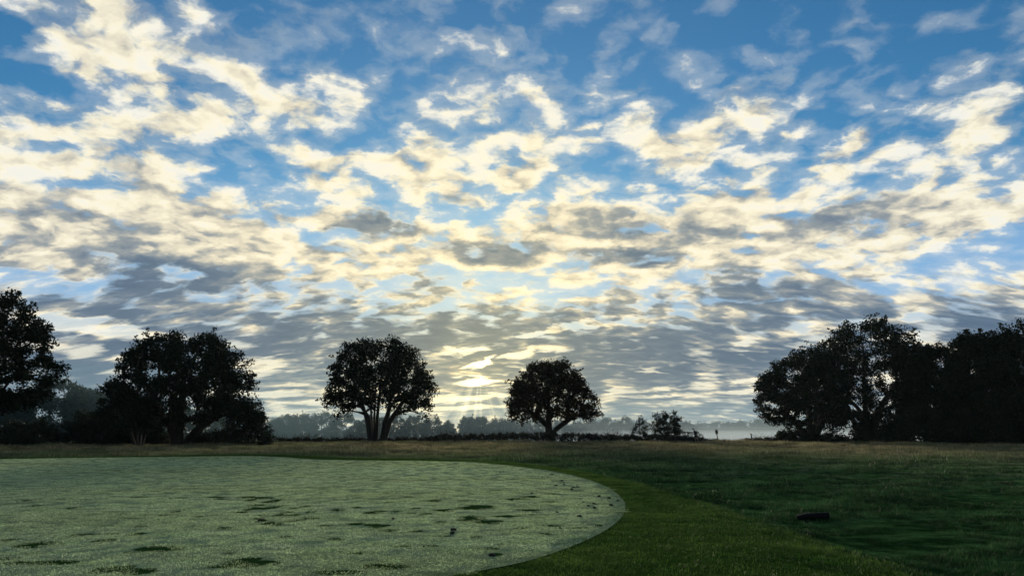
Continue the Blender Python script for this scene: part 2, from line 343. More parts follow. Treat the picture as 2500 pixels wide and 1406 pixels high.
def dew_colour(k, p):
    x, y, z = k.sep(p)
    wob = k.v('MULTIPLY', k.v('SUBTRACT', k.noise(p, 4, 5, .65, col=True), (.5, .5, .5)), (.11, .26, 0))
    q = k.v('ADD', p, wob)
    mask = None
    for (u, v_, ru, rv, rot) in MARKS:
        if ru <= 0: continue
        c = gpix(u, v_, GREEN_Z); e = gpix(u+ru, v_, GREEN_Z); f1 = gpix(u, v_-rv, GREEN_Z)
        mp = k.n.new('ShaderNodeMapping'); mp.vector_type = 'TEXTURE'; k.put(mp.inputs[0], q)
        mp.inputs['Location'].default_value = tuple(c); sx_ = abs(e[0]-c[0]); sy_ = abs(f1[1]-c[1])
        mp.inputs['Rotation'].default_value = (0, 0, -math.atan2(math.tan(radians(rot))*sy_/rv*ru, sx_)*.8)
        mp.inputs['Scale'].default_value = (sx_*1.18, sy_*1.25, 30)
        g = k.n.new('ShaderNodeTexGradient'); g.gradient_type = 'SPHERICAL'; k.put(g.inputs[0], mp.outputs[0])
        mask = g.outputs['Fac'] if mask is None else k.m('MAXIMUM', mask, g.outputs['Fac'])
    grain = k.noise(p, 40, 4, .75); broad = k.noise(k.v('MULTIPLY', p, (.10, .22, 0)), 1.0, 5, .6)
    streak = k.noise(k.v('MULTIPLY', p, (.8, 2.6, 0)), 1.0, 5, .65)
    trod = k.ss(k.m('MULTIPLY_ADD', k.m('SUBTRACT', grain, .5), .35, mask), .05, .22)
    # scattered smaller scuffs where the dew is thin
    sc = k.noise(k.v('MULTIPLY', p, (1.4, 3.4, 0)), 1.0, 4, .55)
    trod = k.m('MAXIMUM', trod, k.m('MULTIPLY', k.ss(sc, .60, .72), .55))
    dew = k.mix(k.ss(streak, .25, .75), (.24, .35, .20), (.36, .46, .30))
    dew = k.mix(k.ss(broad, .42, .66), dew, (.27, .31, .15))
    dew = k.mix(k.ss(grain, .60, .36), dew, (.085, .135, .065))
    dew = k.mix(k.ss(grain, .60, .78), dew, (.62, .68, .60))
    return k.mix(trod, dew, (.020, .052, .014)), trod
def green_mat():
    m, k = new_mat('dewy_green'); p = wpos(k)
    c, trod = dew_colour(k, p)
    n = k.noise(p, 26, 4, .75); b = bump(k, n, .6, .02)
    return finish(m, k, matt(k, c, b))

# ------------------------------------------------------------------ land
def smooth_poly(pts, n=6):
    pts = np.asarray(pts); out = []
    N = len(pts)
    for i in range(N-1):
        p0, p1, p2, p3 = pts[max(i-1, 0)], pts[i], pts[i+1], pts[min(i+2, N-1)]
        for t in np.linspace(0, 1, n, endpoint=False):
            out.append(.5*((2*p1)+(-p0+p2)*t+(2*p0-5*p1+4*p2-p3)*t*t+(-p0+3*p1-3*p2+p3)*t**3))
    out.append(pts[-1]); return np.array(out)
CREST_PX = [(-260,1121),(0,1117),(300,1112.5),(600,1108.5),(720,1111),(850,1117),(1000,1119.5),(1150,1123),(1250,1131),(1350,1144),(1450,1167),(1560,1205),(1650,1242),(1750,1285),(1850,1325),(1950,1365),(2050,1408),(2110,1440)]
GREEN_PX = [(-260,1128),(-150,1126),(0,1121),(150,1118.3),(400,1115.5),(600,1113.3),(690,1116),(770,1121.5),(900,1124),(1100,1126.5),(1200,1132),(1300,1143.5),(1400,1161),(1475,1186),(1517,1216),(1527,1242),(1510,1272),(1460,1306),(1380,1341),(1280,1373),(1160,1397),(1050,1416),(900,1440),(600,1470)]
crest = smooth_poly([gpix(u, v, GREEN_Z)[:2] for u, v in CREST_PX], 5)
crest = np.vstack([crest, [(3.3, 4), (3.0, -12), (-45, -12), (-60, 10)]])
green = smooth_poly([gpix(u, v, GREEN_Z)[:2] for u, v in GREEN_PX], 6)
green = np.vstack([green, [(-14, 5.0), (-60, 5.0)]])
def sdist(P, poly):
    a = poly; b = np.roll(poly, -1, 0); d2 = np.full(len(P), 1e18); ins = np.zeros(len(P), bool)
    for (ax, ay), (bx, by) in zip(a, b):
        ex, ey = bx-ax, by-ay; L2 = ex*ex+ey*ey
        if L2 < 1e-12: continue
        t = np.clip(((P[:, 0]-ax)*ex+(P[:, 1]-ay)*ey)/L2, 0, 1)
        d2 = np.minimum(d2, (P[:, 0]-ax-t*ex)**2+(P[:, 1]-ay-t*ey)**2)
        c = (ay > P[:, 1]) != (by > P[:, 1])
        with np.errstate(divide='ignore', invalid='ignore'):
            xi = (bx-ax)*(P[:, 1]-ay)/(by-ay)+ax
        ins ^= c & (P[:, 0] < xi)
    return np.where(ins, -np.sqrt(d2), np.sqrt(d2))
def sstep(x, a, b):
    t = np.clip((x-a)/(b-a), 0, 1); return t*t*(3-2*t)
def height(P, sd=None):
    if sd is None: sd = sdist(P, crest)
    x, y = P[:, 0], P[:, 1]; r = np.hypot(x, y)
    z = GREEN_Z*(1-sstep(sd, 0, 2.6))
    out = sstep(sd, .5, 4)
    z += out*(.035*fbm2(x*.9, y*.9, 3)+.05*fbm2(x*.16, y*.16, 4)*sstep(r, 12, 40))
    edge = 101+4*np.sin(x*.05)
    z -= 5.5*sstep(y, edge, edge+75)*1.0
    return z
rad = [0.0]+list(1.2*1.0135**np.arange(0, 529)); rad = np.array([r for r in rad if r < 1450])
ang = np.concatenate([np.radians(np.arange(-46, 46.01, .5)), np.radians(np.arange(50, 311, 6))])
RR, AA = np.meshgrid(rad, ang, indexing='ij')
GP = np.stack([RR.ravel()*np.sin(AA.ravel()), RR.ravel()*np.cos(AA.ravel())], 1)
gsd = sdist(GP, crest); GZ = height(GP, gsd)
na, nr = len(ang), len(rad)
ii, jj = np.meshgrid(np.arange(nr-1), np.arange(na), indexing='ij'); ii = ii.ravel(); jj = jj.ravel(); j2 = (jj+1) % na
Fq = np.stack([ii*na+jj, ii*na+j2, (ii+1)*na+j2, (ii+1)*na+jj], 1)[:, ::-1]
M_SWARD = ground_mat()
ground = tag(mesh_np('ground', np.column_stack([GP, GZ]), Fq, M_SWARD, smooth=True), kind='structure')
att = ground.data.attributes.new('mown', 'FLOAT', 'POINT'); att.data.foreach_set('value', (1-sstep(gsd+.25*fbm2(GP[:, 0]*2, GP[:, 1]*2, 9), .5, 1.5)).astype(np.float32))
# the green: its own close-mown sheet on the plateau
def fill_sheet(name, poly, z, mat):
    me = bpy.data.meshes.new(name); bm = bmesh.new()
    vs = [bm.verts.new((p[0], p[1], z)) for p in poly]; bm.faces.new(vs)
    bmesh.ops.triangulate(bm, faces=bm.faces[:]); bm.normal_update()
    for f in bm.faces:
        if f.normal.z < 0: f.normal_flip()
    bm.to_mesh(me); bm.free(); me.materials.append(mat); return link(bpy.data.objects.new(name, me))
tag(fill_sheet('putting_green', green, GREEN_Z+.012, green_mat()), kind='structure')

# ------------------------------------------------------------------ grass swards (scattered tufts)
def tuft_mesh(name, n, R, h0, h1, wd, lean, seed, mat):
    r = np.random.default_rng(seed)
    a = r.uniform(0, 2*pi, n); q = R*np.sqrt(r.random(n)); bx, by = q*np.cos(a), q*np.sin(a)
    h = r.uniform(h0, h1, n); th = r.uniform(0, 2*pi, n); ph = r.uniform(0, 2*pi, n); ln = h*lean*r.random(n)
    dx, dy = np.cos(th)*wd/2, np.sin(th)*wd/2; lx, ly = np.cos(ph)*ln, np.sin(ph)*ln
    z0 = np.full(n, -.01)
    V = np.stack([np.stack([bx-dx, by-dy, z0], 1), np.stack([bx+dx, by+dy, z0], 1),
                  np.stack([bx+dx*.8+lx*.4, by+dy*.8+ly*.4, h*.6], 1), np.stack([bx+lx, by+ly, h], 1), np.stack([bx-dx*.8+lx*.4, by-dy*.8+ly*.4, h*.6], 1)], 1).reshape(-1, 3)
    b = np.arange(n)[:, None]*5
    Fq = np.concatenate([b+np.array([[0, 1, 2]]), b+np.array([[0, 2, 4]]), b+np.array([[4, 2, 3]])])
    me = bpy.data.meshes.new(name); me.from_pydata(V.tolist(), [], Fq.tolist()); me.materials.append(mat)
    return bpy.data.objects.new(name, me)
def scatter(name, P, scales, tufts, label=None):
    me = bpy.data.meshes.new(name); me.vertices.add(len(P)); me.vertices.foreach_set('co', np.asarray(P, np.float32).ravel())
    s_ = me.attributes.new('size', 'FLOAT', 'POINT'); s_.data.foreach_set('value', np.asarray(scales, np.float32))
    t_ = me.attributes.new('turn', 'FLOAT', 'POINT'); t_.data.foreach_set('value', rng.uniform(0, 2*pi, len(P)).astype(np.float32))
    w_ = me.attributes.new('pick', 'INT', 'POINT'); w_.data.foreach_set('value', rng.integers(0, len(tufts), len(P)).astype(np.int32))
    o = link(bpy.data.objects.new(name, me)); tag(o, kind='stuff')
    g = bpy.data.node_groups.new(name, 'GeometryNodeTree')
    g.interface.new_socket('Geometry', in_out='INPUT', socket_type='NodeSocketGeometry'); g.interface.new_socket('Geometry', in_out='OUTPUT', socket_type='NodeSocketGeometry')
    gi = g.nodes.new('NodeGroupInput'); go = g.nodes.new('NodeGroupOutput')
    j = g.nodes.new('GeometryNodeGeometryToInstance')
    for t in tufts:
        oi = g.nodes.new('GeometryNodeObjectInfo'); oi.inputs['Object'].default_value = t; oi.transform_space = 'ORIGINAL'
        g.links.new(oi.outputs['Geometry'], j.inputs[0])
    def named(nm, ty):
        q = g.nodes.new('GeometryNodeInputNamedAttribute'); q.data_type = ty; q.inputs[0].default_value = nm
        return next(s for s in q.outputs if s.enabled and s.name == 'Attribute')
    ip = g.nodes.new('GeometryNodeInstanceOnPoints'); g.links.new(gi.outputs[0], ip.inputs['Points']); g.links.new(j.outputs[0], ip.inputs['Instance'])
    ip.inputs['Pick Instance'].default_value = True; g.links.new(named('pick', 'INT'), ip.inputs['Instance Index'])
    cx = g.nodes.new('ShaderNodeCombineXYZ'); g.links.new(named('turn', 'FLOAT'), cx.inputs[2]); g.links.new(cx.outputs[0], ip.inputs['Rotation'])
    g.links.new(named('size', 'FLOAT'), ip.inputs['Scale']); g.links.new(ip.outputs[0], go.inputs[0])
    md = o.modifiers.new('tufts', 'NODES'); md.node_group = g
    return o
M_ROUGH = grass_mat('rough_blades', field_colour, .30, .6, .12); M_FRINGE = grass_mat('fringe_blades', fringe_colour, .40, .6, .2)
T_ROUGH = [tuft_mesh('rough_tuft', 60, .20, .025, .075, .008, 1.0, 10+i, M_ROUGH) for i in range(4)]
T_FRINGE = [tuft_mesh('fringe_tuft', 60, .16, .012, .030, .007, .9, 20+i, M_FRINGE) for i in range(3)]
T_HEATH = [tuft_mesh('heath_tuft', 60, .38, .08, .24, .014, .9, 30+i, M_ROUGH) for i in range(4)]
def frustum_pts(dens, y0, y1, thin=0.0, d0=12.0):
    A = (y1-y0)*(y1*.76*2); n = int(A*dens); y = rng.uniform(y0, y1, n); x = rng.uniform(-1, 1, n)*y1*.76
    keep = (np.abs(x) < y*.74+2) & (rng.random(n) < np.minimum(1, (d0/y)**thin)); return np.stack([x[keep], y[keep]], 1)
P = frustum_pts(48, 5, 48, 1.6, 12); sd = sdist(P, crest); rough = sd > .9+.4*rng.random(len(P)); Q = P[rough]
clump = np.clip(.95+1.0*fbm2(Q[:, 0]*2.2, Q[:, 1]*2.6, 5)+.5*fbm2(Q[:, 0]*.5, Q[:, 1]*.7, 6), .25, 2.6)
scatter('rough_grass', np.column_stack([Q, height(Q)-.005]), clump*rng.uniform(.75, 1.25, len(Q))*(.55+Q[:, 1]/45), T_ROUGH)
P = frustum_pts(42, 5, 34, 1.1, 12); sd = sdist(P, crest); gd = sdist(P, green); ok = (sd < 1.4) & (gd > .03-.45*rng.random(len(P))**2.2); Q = P[ok]
scatter('fringe_grass', np.column_stack([Q, height(Q)-.003]), rng.uniform(.8, 1.3, len(Q)), T_FRINGE)
def dew_blades():
    m, k = new_mat('dewy_blades'); p = wpos(k)
    broad = k.noise(k.v('MULTIPLY', p, (.10, .22, 0)), 1.0, 5, .6); streak = k.noise(k.v('MULTIPLY', p, (.8, 2.6, 0)), 1.0, 5, .65); grain = k.noise(p, 38, 3, .7)
    c = k.mix(k.ss(streak, .25, .75), (.50, .67, .32), (.78, .90, .54))
    c = k.mix(k.m('MULTIPLY', k.ss(broad, .42, .66), .7), c, (.60, .72, .36))
    c = k.mix(k.ss(grain, .55, .30), c, (.16, .30, .12)); c = k.mix(k.ss(grain, .60, .75), c, (.90, .92, .80))  # dark grains, then near-white flecks as dew glints put into the colour
    clump = k.noise(k.v('MULTIPLY', p, (15, 22, 0)), 1.0, 4, .65); c = k.v('SCALE', c, scale=k.ss(clump, .32, .64, .28, 1.35))
    oi = k.n.new('ShaderNodeObjectInfo').outputs['Random']; c = k.v('SCALE', c, scale=k.lin(oi, 0, 1, .65, 1.3))
    return finish(m, k, transl(k, bsdf(k, c, .38, 1.0), c, .42))
M_DEW = dew_blades(); T_DEW = [tuft_mesh('dewy_tuft', 110, .15, .004, .012, .005, 1.0, 50+i, M_DEW) for i in range(4)]
P = frustum_pts(52, 5, 42, 1.1, 12); P = P[sdist(P, green) < .03-.36*rng.random(len(P))**1.5]
bare = np.zeros(len(P), bool)
for (u, v_, ru, rv, rot) in MARKS:
    if ru <= 0: continue
    c = gpix(u, v_, GREEN_Z); sx_ = abs(gpix(u+ru, v_, GREEN_Z)[0]-c[0])*.98; sy_ = abs(gpix(u, v_-rv, GREEN_Z)[1]-c[1])*1.0
    th_ = -math.atan2(math.tan(radians(rot))*sy_/rv*ru, sx_)*.8; dx, dy = P[:, 0]-c[0], P[:, 1]-c[1]
    e = ((dx*math.cos(th_)+dy*math.sin(th_))/sx_)**2+((-dx*math.sin(th_)+dy*math.cos(th_))/sy_)**2
    bare |= e < rng.uniform(.5, 1.1, len(P))
P = P[~bare]
scatter('green_grass', np.column_stack([P, np.full(len(P), GREEN_Z+.012)]), rng.uniform(.7, 1.25, len(P))*np.where(sdist(P, green) > -.25, .6, 1), T_DEW)
P = frustum_pts(3.2, 40, 100, .9, 45); Q = P[sdist(P, crest) > 3]
clump = np.clip(1+.9*fbm2(Q[:, 0]*.35, Q[:, 1]*.9, 7), .25, 2.3)
scatter('heath_grass', np.column_stack([Q, height(Q)-.01]), clump*rng.uniform(.6, 1.2, len(Q)), T_HEATH)

# ------------------------------------------------------------------ trees
def tubes(P0, P1, R0, R1, sides=5):
    d = P1-P0; L = np.linalg.norm(d, axis=1, keepdims=True); d = d/np.maximum(L, 1e-6)
    ref = np.where(np.abs(d[:, 2:3]) < .9, np.array([[0, 0, 1.]]), np.array([[1., 0, 0]]))
    a = np.cross(d, ref); a /= np.linalg.norm(a, axis=1, keepdims=True); b = np.cross(d, a)
    th = np.arange(sides)*2*pi/sides
    ring = a[:, None]*np.cos(th)[None, :, None]+b[:, None]*np.sin(th)[None, :, None]
    V = np.concatenate([P0[:, None]+ring*R0[:, None, None], P1[:, None]+ring*R1[:, None, None]], 1).reshape(-1, 3)
    base = np.arange(len(P0))[:, None]*(2*sides); k = np.arange(sides); k2 = (k+1) % sides
    Fq = np.stack([base+k, base+k2, base+k2+sides, base+k+sides], 2).reshape(-1, 4)
    return V, Fq
def leaves(C, n, spread, size, r, updir=None):
    """C cluster centres; n leaves each; returns quads"""
    m = len(C)*n; c = np.repeat(C, n, 0)
    off = r.normal(0, 1, (m, 3)); off /= np.linalg.norm(off, axis=1, keepdims=True); off *= (r.random((m, 1))**.66)
    sp = np.repeat(r.uniform(.65, 1.35, (len(C), 1)), n, 0)*spread
    c = c+off*sp*np.array([1, 1, .8])
    t = r.normal(0, 1, (m, 3)); t /= np.linalg.norm(t, axis=1, keepdims=True)
    u = np.cross(t, r.normal(0, 1, (m, 3))); u /= np.linalg.norm(u, axis=1, keepdims=True)
    s = size*r.uniform(.6, 1.35, (m, 1))
    V = np.stack([c-t*s*.5, c+u*s*.30, c+t*s*.5, c-u*s*.30], 1).reshape(-1, 3)
    return V, np.arange(m*4).reshape(-1, 4)
def envelope(rows, D, yc=None):
    """rows: (v, ul, ur) in the picture at distance D -> heights, centres, half widths in metres"""
    rows = sorted(rows); z = np.array([at(1250, v, D)[2] for v, _, _ in rows]); l = np.array([at(a, v, D)[0] for v, a, b in rows]); r_ = np.array([at(b, v, D)[0] for v, a, b in rows])
    o = np.argsort(z); return z[o], ((l+r_)/2)[o], ((r_-l)/2)[o]
def crown_targets(rows, D, n, r, holes=.30, vault=0.0, depth=.85, shell=.5):
    z, c, h = envelope(rows, D); zz = r.uniform(z[0], z[-1], n*14); hh = np.interp(zz, z, h)
    keep = r.random(len(zz)) < hh/h.max(); zz, hh = zz[keep], hh[keep]; cc = np.interp(zz, z, c)
    a = r.uniform(0, 2*pi, len(zz)); q = np.maximum(r.random(len(zz)), r.random(len(zz))*shell+.0)**.5
    rim = r.random(len(zz)) < .38; q = np.where(rim, r.uniform(.88, 1.0, len(zz)), q)
    X = cc+hh*q*np.cos(a); Y = D+hh*depth*q*np.sin(a); T = np.stack([X, Y, zz], 1)
    f = np.zeros(len(T)); sc = 10.0/max(h.max(), 1)
    for k in range(3):
        for _ in range(3):
            w_ = r.normal(0, 1, 3); w_ = w_/np.linalg.norm(w_)*sc*(1.7**k); f += np.sin(T@w_+r.uniform(0, 6.3))*(.75**k)
    f /= 2.6
    T = T[(f > np.quantile(f, holes)) | (rim & (r.random(len(T)) < .45))]
    if vault:   # open space under the crown, between the spreading limbs
        rel = (T[:, 2]-z[0])/(z[-1]-z[0]); off = np.abs(T[:, 0]-np.interp(T[:, 2], z, c))/np.interp(T[:, 2], z, h)
        T = T[rel > vault*(1-off**2)+r.normal(0, .03, len(T))]; rel = (T[:, 2]-z[0])/(z[-1]-z[0])
        T = T[r.random(len(T)) < np.clip(.55+1.0*rel, 0, 1)]
    out = [T[0]]; md = (h.max()**2*(z[-1]-z[0])/n)**(1/3)*.55
    for t in T[1:]:
        if len(out) >= n: break
        if np.min(np.sum((np.array(out)-t)**2, 1)) > md*md: out.append(t)
    return np.array(out)
def grow(stems, T, r, wl=.35, seg=.7, jit=.10, droop=.0):
    pos = []; par = []; plen = []; stem_id = []
    for si, st in enumerate(stems):
        st = np.asarray(st, float); prev = -1
        for i in range(len(st)-1):
            m = max(2, int(np.linalg.norm(st[i+1]-st[i])/.5))
            for t in np.linspace(0, 1, m, endpoint=(i == len(st)-2)):
                p = st[i]*(1-t)+st[i+1]*t
                if prev >= 0 and np.linalg.norm(p-pos[prev]) < 1e-6: continue
                pos.append(p); par.append(prev); plen.append(0 if prev < 0 else plen[prev]+np.linalg.norm(p-pos[prev])); stem_id.append(si); prev = len(pos)-1
    nst = len(pos); NP = np.zeros((nst+len(T)*40, 3)); NP[:nst] = pos; PL = np.zeros(len(NP)); PL[:nst] = plen; n = nst
    zlow = min(q[2] for q in pos)
    top = max(q[2] for q in pos); ok0 = np.array([(p[2]-zlow) > .30*(top-zlow) for p in pos])
    root = np.mean([s[0] for s in stems], 0); order = np.argsort(np.linalg.norm(T-root, axis=1)*r.uniform(.9, 1.1, len(T)))
    tips = []
    for t in T[order]:
        d = np.linalg.norm(NP[:n]-t, axis=1); cost = d+wl*PL[:n]+np.maximum(NP[:n, 2]-t[2], 0)*.8
        cost[:nst][~ok0] += 50
        i = int(np.argmin(cost)); a = NP[i].copy(); L = d[i]; m = max(1, int(L/seg)); prev = i
        bend = r.normal(0, 1, 3)*jit*L; bend[2] += .10*L
        for q in range(1, m+1):
            f = q/m; p = a*(1-f)+t*f+bend*math.sin(pi*f)*.6+(r.normal(0, 1, 3)*jit*.35*seg if q < m else 0)
            NP[n] = p; PL[n] = PL[prev]+np.linalg.norm(p-NP[prev]); par.append(prev); stem_id.append(-1); prev = n; n += 1
        tips.append(prev)
    cnt = np.zeros(n)
    for q in tips: cnt[q] += 1
    for q in range(n-1, -1, -1):
        if par[q] >= 0: cnt[par[q]] += cnt[q]
    return NP[:n], np.array(par), cnt, nst, np.array(stem_id), tips
def build_tree(name, label, cat, D, rows, stems_px, n=150, nl=90, spread=.75, leaf=.26, mat=None, r0=.35, seed=1, group=None, wl=.35,
               holes=.30, depth=.85, limbs=True, trunk_name='trunk', yoff=0, twigs=1.0, jit=.10, base_z=None, vault=0.0, full=1.45, sprigs=.55, sr=None):
    r = np.random.default_rng(seed)
    T = crown_targets(rows, D, n, r, holes, vault, depth)
    stems = []
    for st in stems_px:
        pts = [at(u, v, D+dy) for (u, v, dy) in st]
        g = height(np.array([[pts[0][0], pts[0][1]]]))[0] if base_z is None else base_z
        pts[0] = np.array((pts[0][0], pts[0][1], g-.15)); stems.append(pts)
    NP, par, cnt, nst, sid, tips = grow(stems, T, r, wl, jit=jit)
    base = np.mean([s[0] for s in stems], 0)+np.array((0, 0, .15)); th = thing(name, label, cat, tuple(base), group)
    tot = cnt[par < 0].max(); R = np.maximum(r0*np.sqrt(np.maximum(cnt, .5)/tot), .016*twigs)
    # stems keep a steady taper
    for si in range(len(stems)):
        idx = np.where(sid == si)[0]; k = len(idx); R[idx] = np.maximum(R[idx], r0*((1 if len(stems) == 1 else .62) if sr is None else sr[si])*np.linspace(1, .25, k))
        R[idx[0]] *= 1.35
    head = np.full(len(NP), -1)
    for q in range(nst, len(NP)): head[q] = q if par[q] < nst else head[par[q]]
    def part(nm, idx):
        idx = np.array([q for q in idx if par[q] >= 0])
        if not len(idx): return
        V, Fq = tubes(NP[par[idx]], NP[idx], np.minimum(R[par[idx]], R[idx]*1.5+.01) if nm == 'limb' else R[par[idx]], R[idx], 6 if nm != 'limb' else 5)
        mesh_np(nm, V-base, Fq, M_BARK, th, True)
    small = []
    if limbs:
        heads = [q for q in range(nst, len(NP)) if head[q] == q]
        for q in sorted(heads, key=lambda q: -cnt[q]):
            if cnt[q] >= max(4, .035*len(T)): part('limb', np.where(head == q)[0])
            else: small += list(np.where(head == q)[0])
    else: small = list(range(nst, len(NP)))
    if len(stems) == 1: part(trunk_name, list(range(nst))+small)
    else:
        for si in range(len(stems)): part('stem', np.where(sid == si)[0])
        for q in sorted({int(head[i]) for i in small}): part('branch', [i for i in small if head[i] == q])
    V, Fq = leaves(T, int(nl*full*1.12), spread*1.30, leaf, r)
    # loose sprigs standing out of the crown
    ax = T.mean(0); k_ = r.random(len(T)) < sprigs; S0 = T[k_]; dv = S0-ax; dv /= np.linalg.norm(dv, axis=1, keepdims=True)
    S1 = S0+(dv+r.normal(0, .35, S0.shape))*(spread*r.uniform(.7, 1.3, (len(S0), 1)))
    if len(S0):
        S2 = np.concatenate([S1, S0*.35+S1*.65+r.normal(0, .12*spread, S0.shape)])
        V2, F2 = leaves(S2, max(5, int(nl*.16)), spread*.36, leaf*.9, r); F2 = F2+len(V)
        V3, F3 = tubes(S0, S1, np.full(len(S0), .02*twigs), np.full(len(S0), .008*twigs), 4); F3 = F3+len(V)+len(V2)
        V = np.concatenate([V, V2, V3]); Fq = np.concatenate([Fq, F2, F3])
    cr = mesh_np('crown', V-base, Fq, mat or M_OAK, th)
    return th

# ------------------------------------------------------------------ the near trees
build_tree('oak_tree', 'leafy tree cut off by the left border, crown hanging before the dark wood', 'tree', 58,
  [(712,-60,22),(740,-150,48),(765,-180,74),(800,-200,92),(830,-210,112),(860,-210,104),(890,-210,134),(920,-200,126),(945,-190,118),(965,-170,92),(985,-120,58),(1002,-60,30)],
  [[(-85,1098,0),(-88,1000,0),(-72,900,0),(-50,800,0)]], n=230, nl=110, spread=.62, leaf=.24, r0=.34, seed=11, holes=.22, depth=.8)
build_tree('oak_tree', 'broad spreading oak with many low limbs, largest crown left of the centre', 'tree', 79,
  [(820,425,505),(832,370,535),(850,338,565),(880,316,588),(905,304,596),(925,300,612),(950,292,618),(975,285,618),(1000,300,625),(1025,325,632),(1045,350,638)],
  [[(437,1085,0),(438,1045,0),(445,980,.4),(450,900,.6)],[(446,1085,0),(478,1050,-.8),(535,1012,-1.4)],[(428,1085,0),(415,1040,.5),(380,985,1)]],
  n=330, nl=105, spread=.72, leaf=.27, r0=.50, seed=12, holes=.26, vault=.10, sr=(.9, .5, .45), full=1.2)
build_tree('small_tree', 'small thin-stemmed tree under the left side of the broad oak', 'tree', 75,
  [(932,272,300),(950,252,318),(972,247,365),(1000,245,388),(1030,250,395),(1052,272,392)],
  [[(336,1084,0),(334,1040,0),(308,985,.2)],[(341,1084,.2),(345,1040,.2),(350,980,.3)],[(346,1084,0),(361,1040,-.2),(378,1000,-.4)],[(332,1084,0),(318,1050,-.2),(280,1010,-.4)]],
  n=90, nl=75, spread=.55, leaf=.21, r0=.13, seed=13, holes=.2)
build_tree('hawthorn_bush', 'dense bush tapering down to the grass at the right foot of the broad oak', 'bush', 81,
  [(985,578,606),(1000,562,626),(1020,556,640),(1045,556,653),(1068,556,664),(1084,558,674)],
  [[(600,1085,0),(602,1050,0),(600,1020,0)],[(610,1085,0),(628,1060,0)]], n=85, nl=80, spread=.55, leaf=.20, r0=.12, seed=14, mat=M_BUSH, holes=.12, limbs=False)
build_tree('alder_tree', 'rounded tree whose many stems fan out from one base, left of the sunbeams', 'tree', 95,
  [(829,925,972),(842,848,1000),(868,832,1014),(900,816,1036),(930,804,1054),(950,800,1060),(975,798,1052),(1000,808,1048),(1018,828,1040)],
  [[(904,1079,0),(897,1030,.2),(878,960,.6),(850,905,1)],[(911,1079,.3),(907,1020,.5),(902,930,1),(892,870,1)],[(920,1079,-.2),(921,1020,-.4),(930,930,-.8),(936,862,-1)],
   [(929,1079,.2),(937,1030,.3),(960,960,.4),(984,900,.5)],[(916,1079,.1),(914,1020,.6),(918,940,1.2),(915,880,1.5)],[(933,1079,.4),(945,1025,.8),(955,960,1.4),(965,890,2)],[(908,1079,-.3),(900,1020,-.8),(872,975,-1.5),(845,940,-2)],[(937,1079,-.2),(951,1030,-.5),(984,980,-1),(1018,945,-1.5)]],
  n=300, nl=92, spread=.74, leaf=.27, r0=.31, seed=15, holes=.20, vault=.10, full=1.2)
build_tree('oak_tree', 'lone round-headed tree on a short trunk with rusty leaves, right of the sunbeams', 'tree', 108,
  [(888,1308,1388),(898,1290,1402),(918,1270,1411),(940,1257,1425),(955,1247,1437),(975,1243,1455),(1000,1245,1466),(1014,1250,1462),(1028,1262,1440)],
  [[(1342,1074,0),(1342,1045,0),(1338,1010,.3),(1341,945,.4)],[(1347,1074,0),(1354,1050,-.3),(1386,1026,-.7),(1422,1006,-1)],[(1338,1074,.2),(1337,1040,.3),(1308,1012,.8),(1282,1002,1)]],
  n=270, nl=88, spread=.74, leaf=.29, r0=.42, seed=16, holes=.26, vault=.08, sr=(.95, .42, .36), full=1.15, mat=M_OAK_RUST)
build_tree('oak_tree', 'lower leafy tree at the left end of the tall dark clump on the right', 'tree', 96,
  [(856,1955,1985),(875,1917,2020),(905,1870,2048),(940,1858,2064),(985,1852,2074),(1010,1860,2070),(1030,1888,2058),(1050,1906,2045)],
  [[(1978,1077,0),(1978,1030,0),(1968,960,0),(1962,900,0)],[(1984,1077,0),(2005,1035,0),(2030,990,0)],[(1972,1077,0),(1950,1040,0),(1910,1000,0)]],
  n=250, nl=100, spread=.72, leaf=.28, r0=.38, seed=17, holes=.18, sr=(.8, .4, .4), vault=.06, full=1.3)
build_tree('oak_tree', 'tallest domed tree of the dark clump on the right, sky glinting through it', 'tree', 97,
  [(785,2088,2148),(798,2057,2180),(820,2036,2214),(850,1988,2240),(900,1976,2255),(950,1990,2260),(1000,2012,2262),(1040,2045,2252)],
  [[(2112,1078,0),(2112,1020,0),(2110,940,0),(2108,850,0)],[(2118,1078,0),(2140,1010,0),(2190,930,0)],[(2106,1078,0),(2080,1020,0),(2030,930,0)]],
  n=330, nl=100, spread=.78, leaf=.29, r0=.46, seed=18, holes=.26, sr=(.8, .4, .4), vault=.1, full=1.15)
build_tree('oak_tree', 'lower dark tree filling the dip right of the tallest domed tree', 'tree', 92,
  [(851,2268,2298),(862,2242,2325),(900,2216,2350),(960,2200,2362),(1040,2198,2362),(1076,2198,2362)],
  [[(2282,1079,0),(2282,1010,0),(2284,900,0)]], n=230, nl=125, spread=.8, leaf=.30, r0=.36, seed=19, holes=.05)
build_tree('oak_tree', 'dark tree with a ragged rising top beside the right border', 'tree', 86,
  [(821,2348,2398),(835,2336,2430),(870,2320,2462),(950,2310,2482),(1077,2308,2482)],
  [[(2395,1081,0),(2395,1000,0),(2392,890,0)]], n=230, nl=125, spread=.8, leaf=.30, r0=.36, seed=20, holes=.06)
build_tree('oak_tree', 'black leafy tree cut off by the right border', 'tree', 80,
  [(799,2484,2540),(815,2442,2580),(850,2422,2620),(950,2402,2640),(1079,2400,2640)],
  [[(2525,1084,0),(2525,1000,0),(2520,880,0)]], n=250, nl=125, spread=.8, leaf=.30, r0=.38, seed=21, holes=.06)
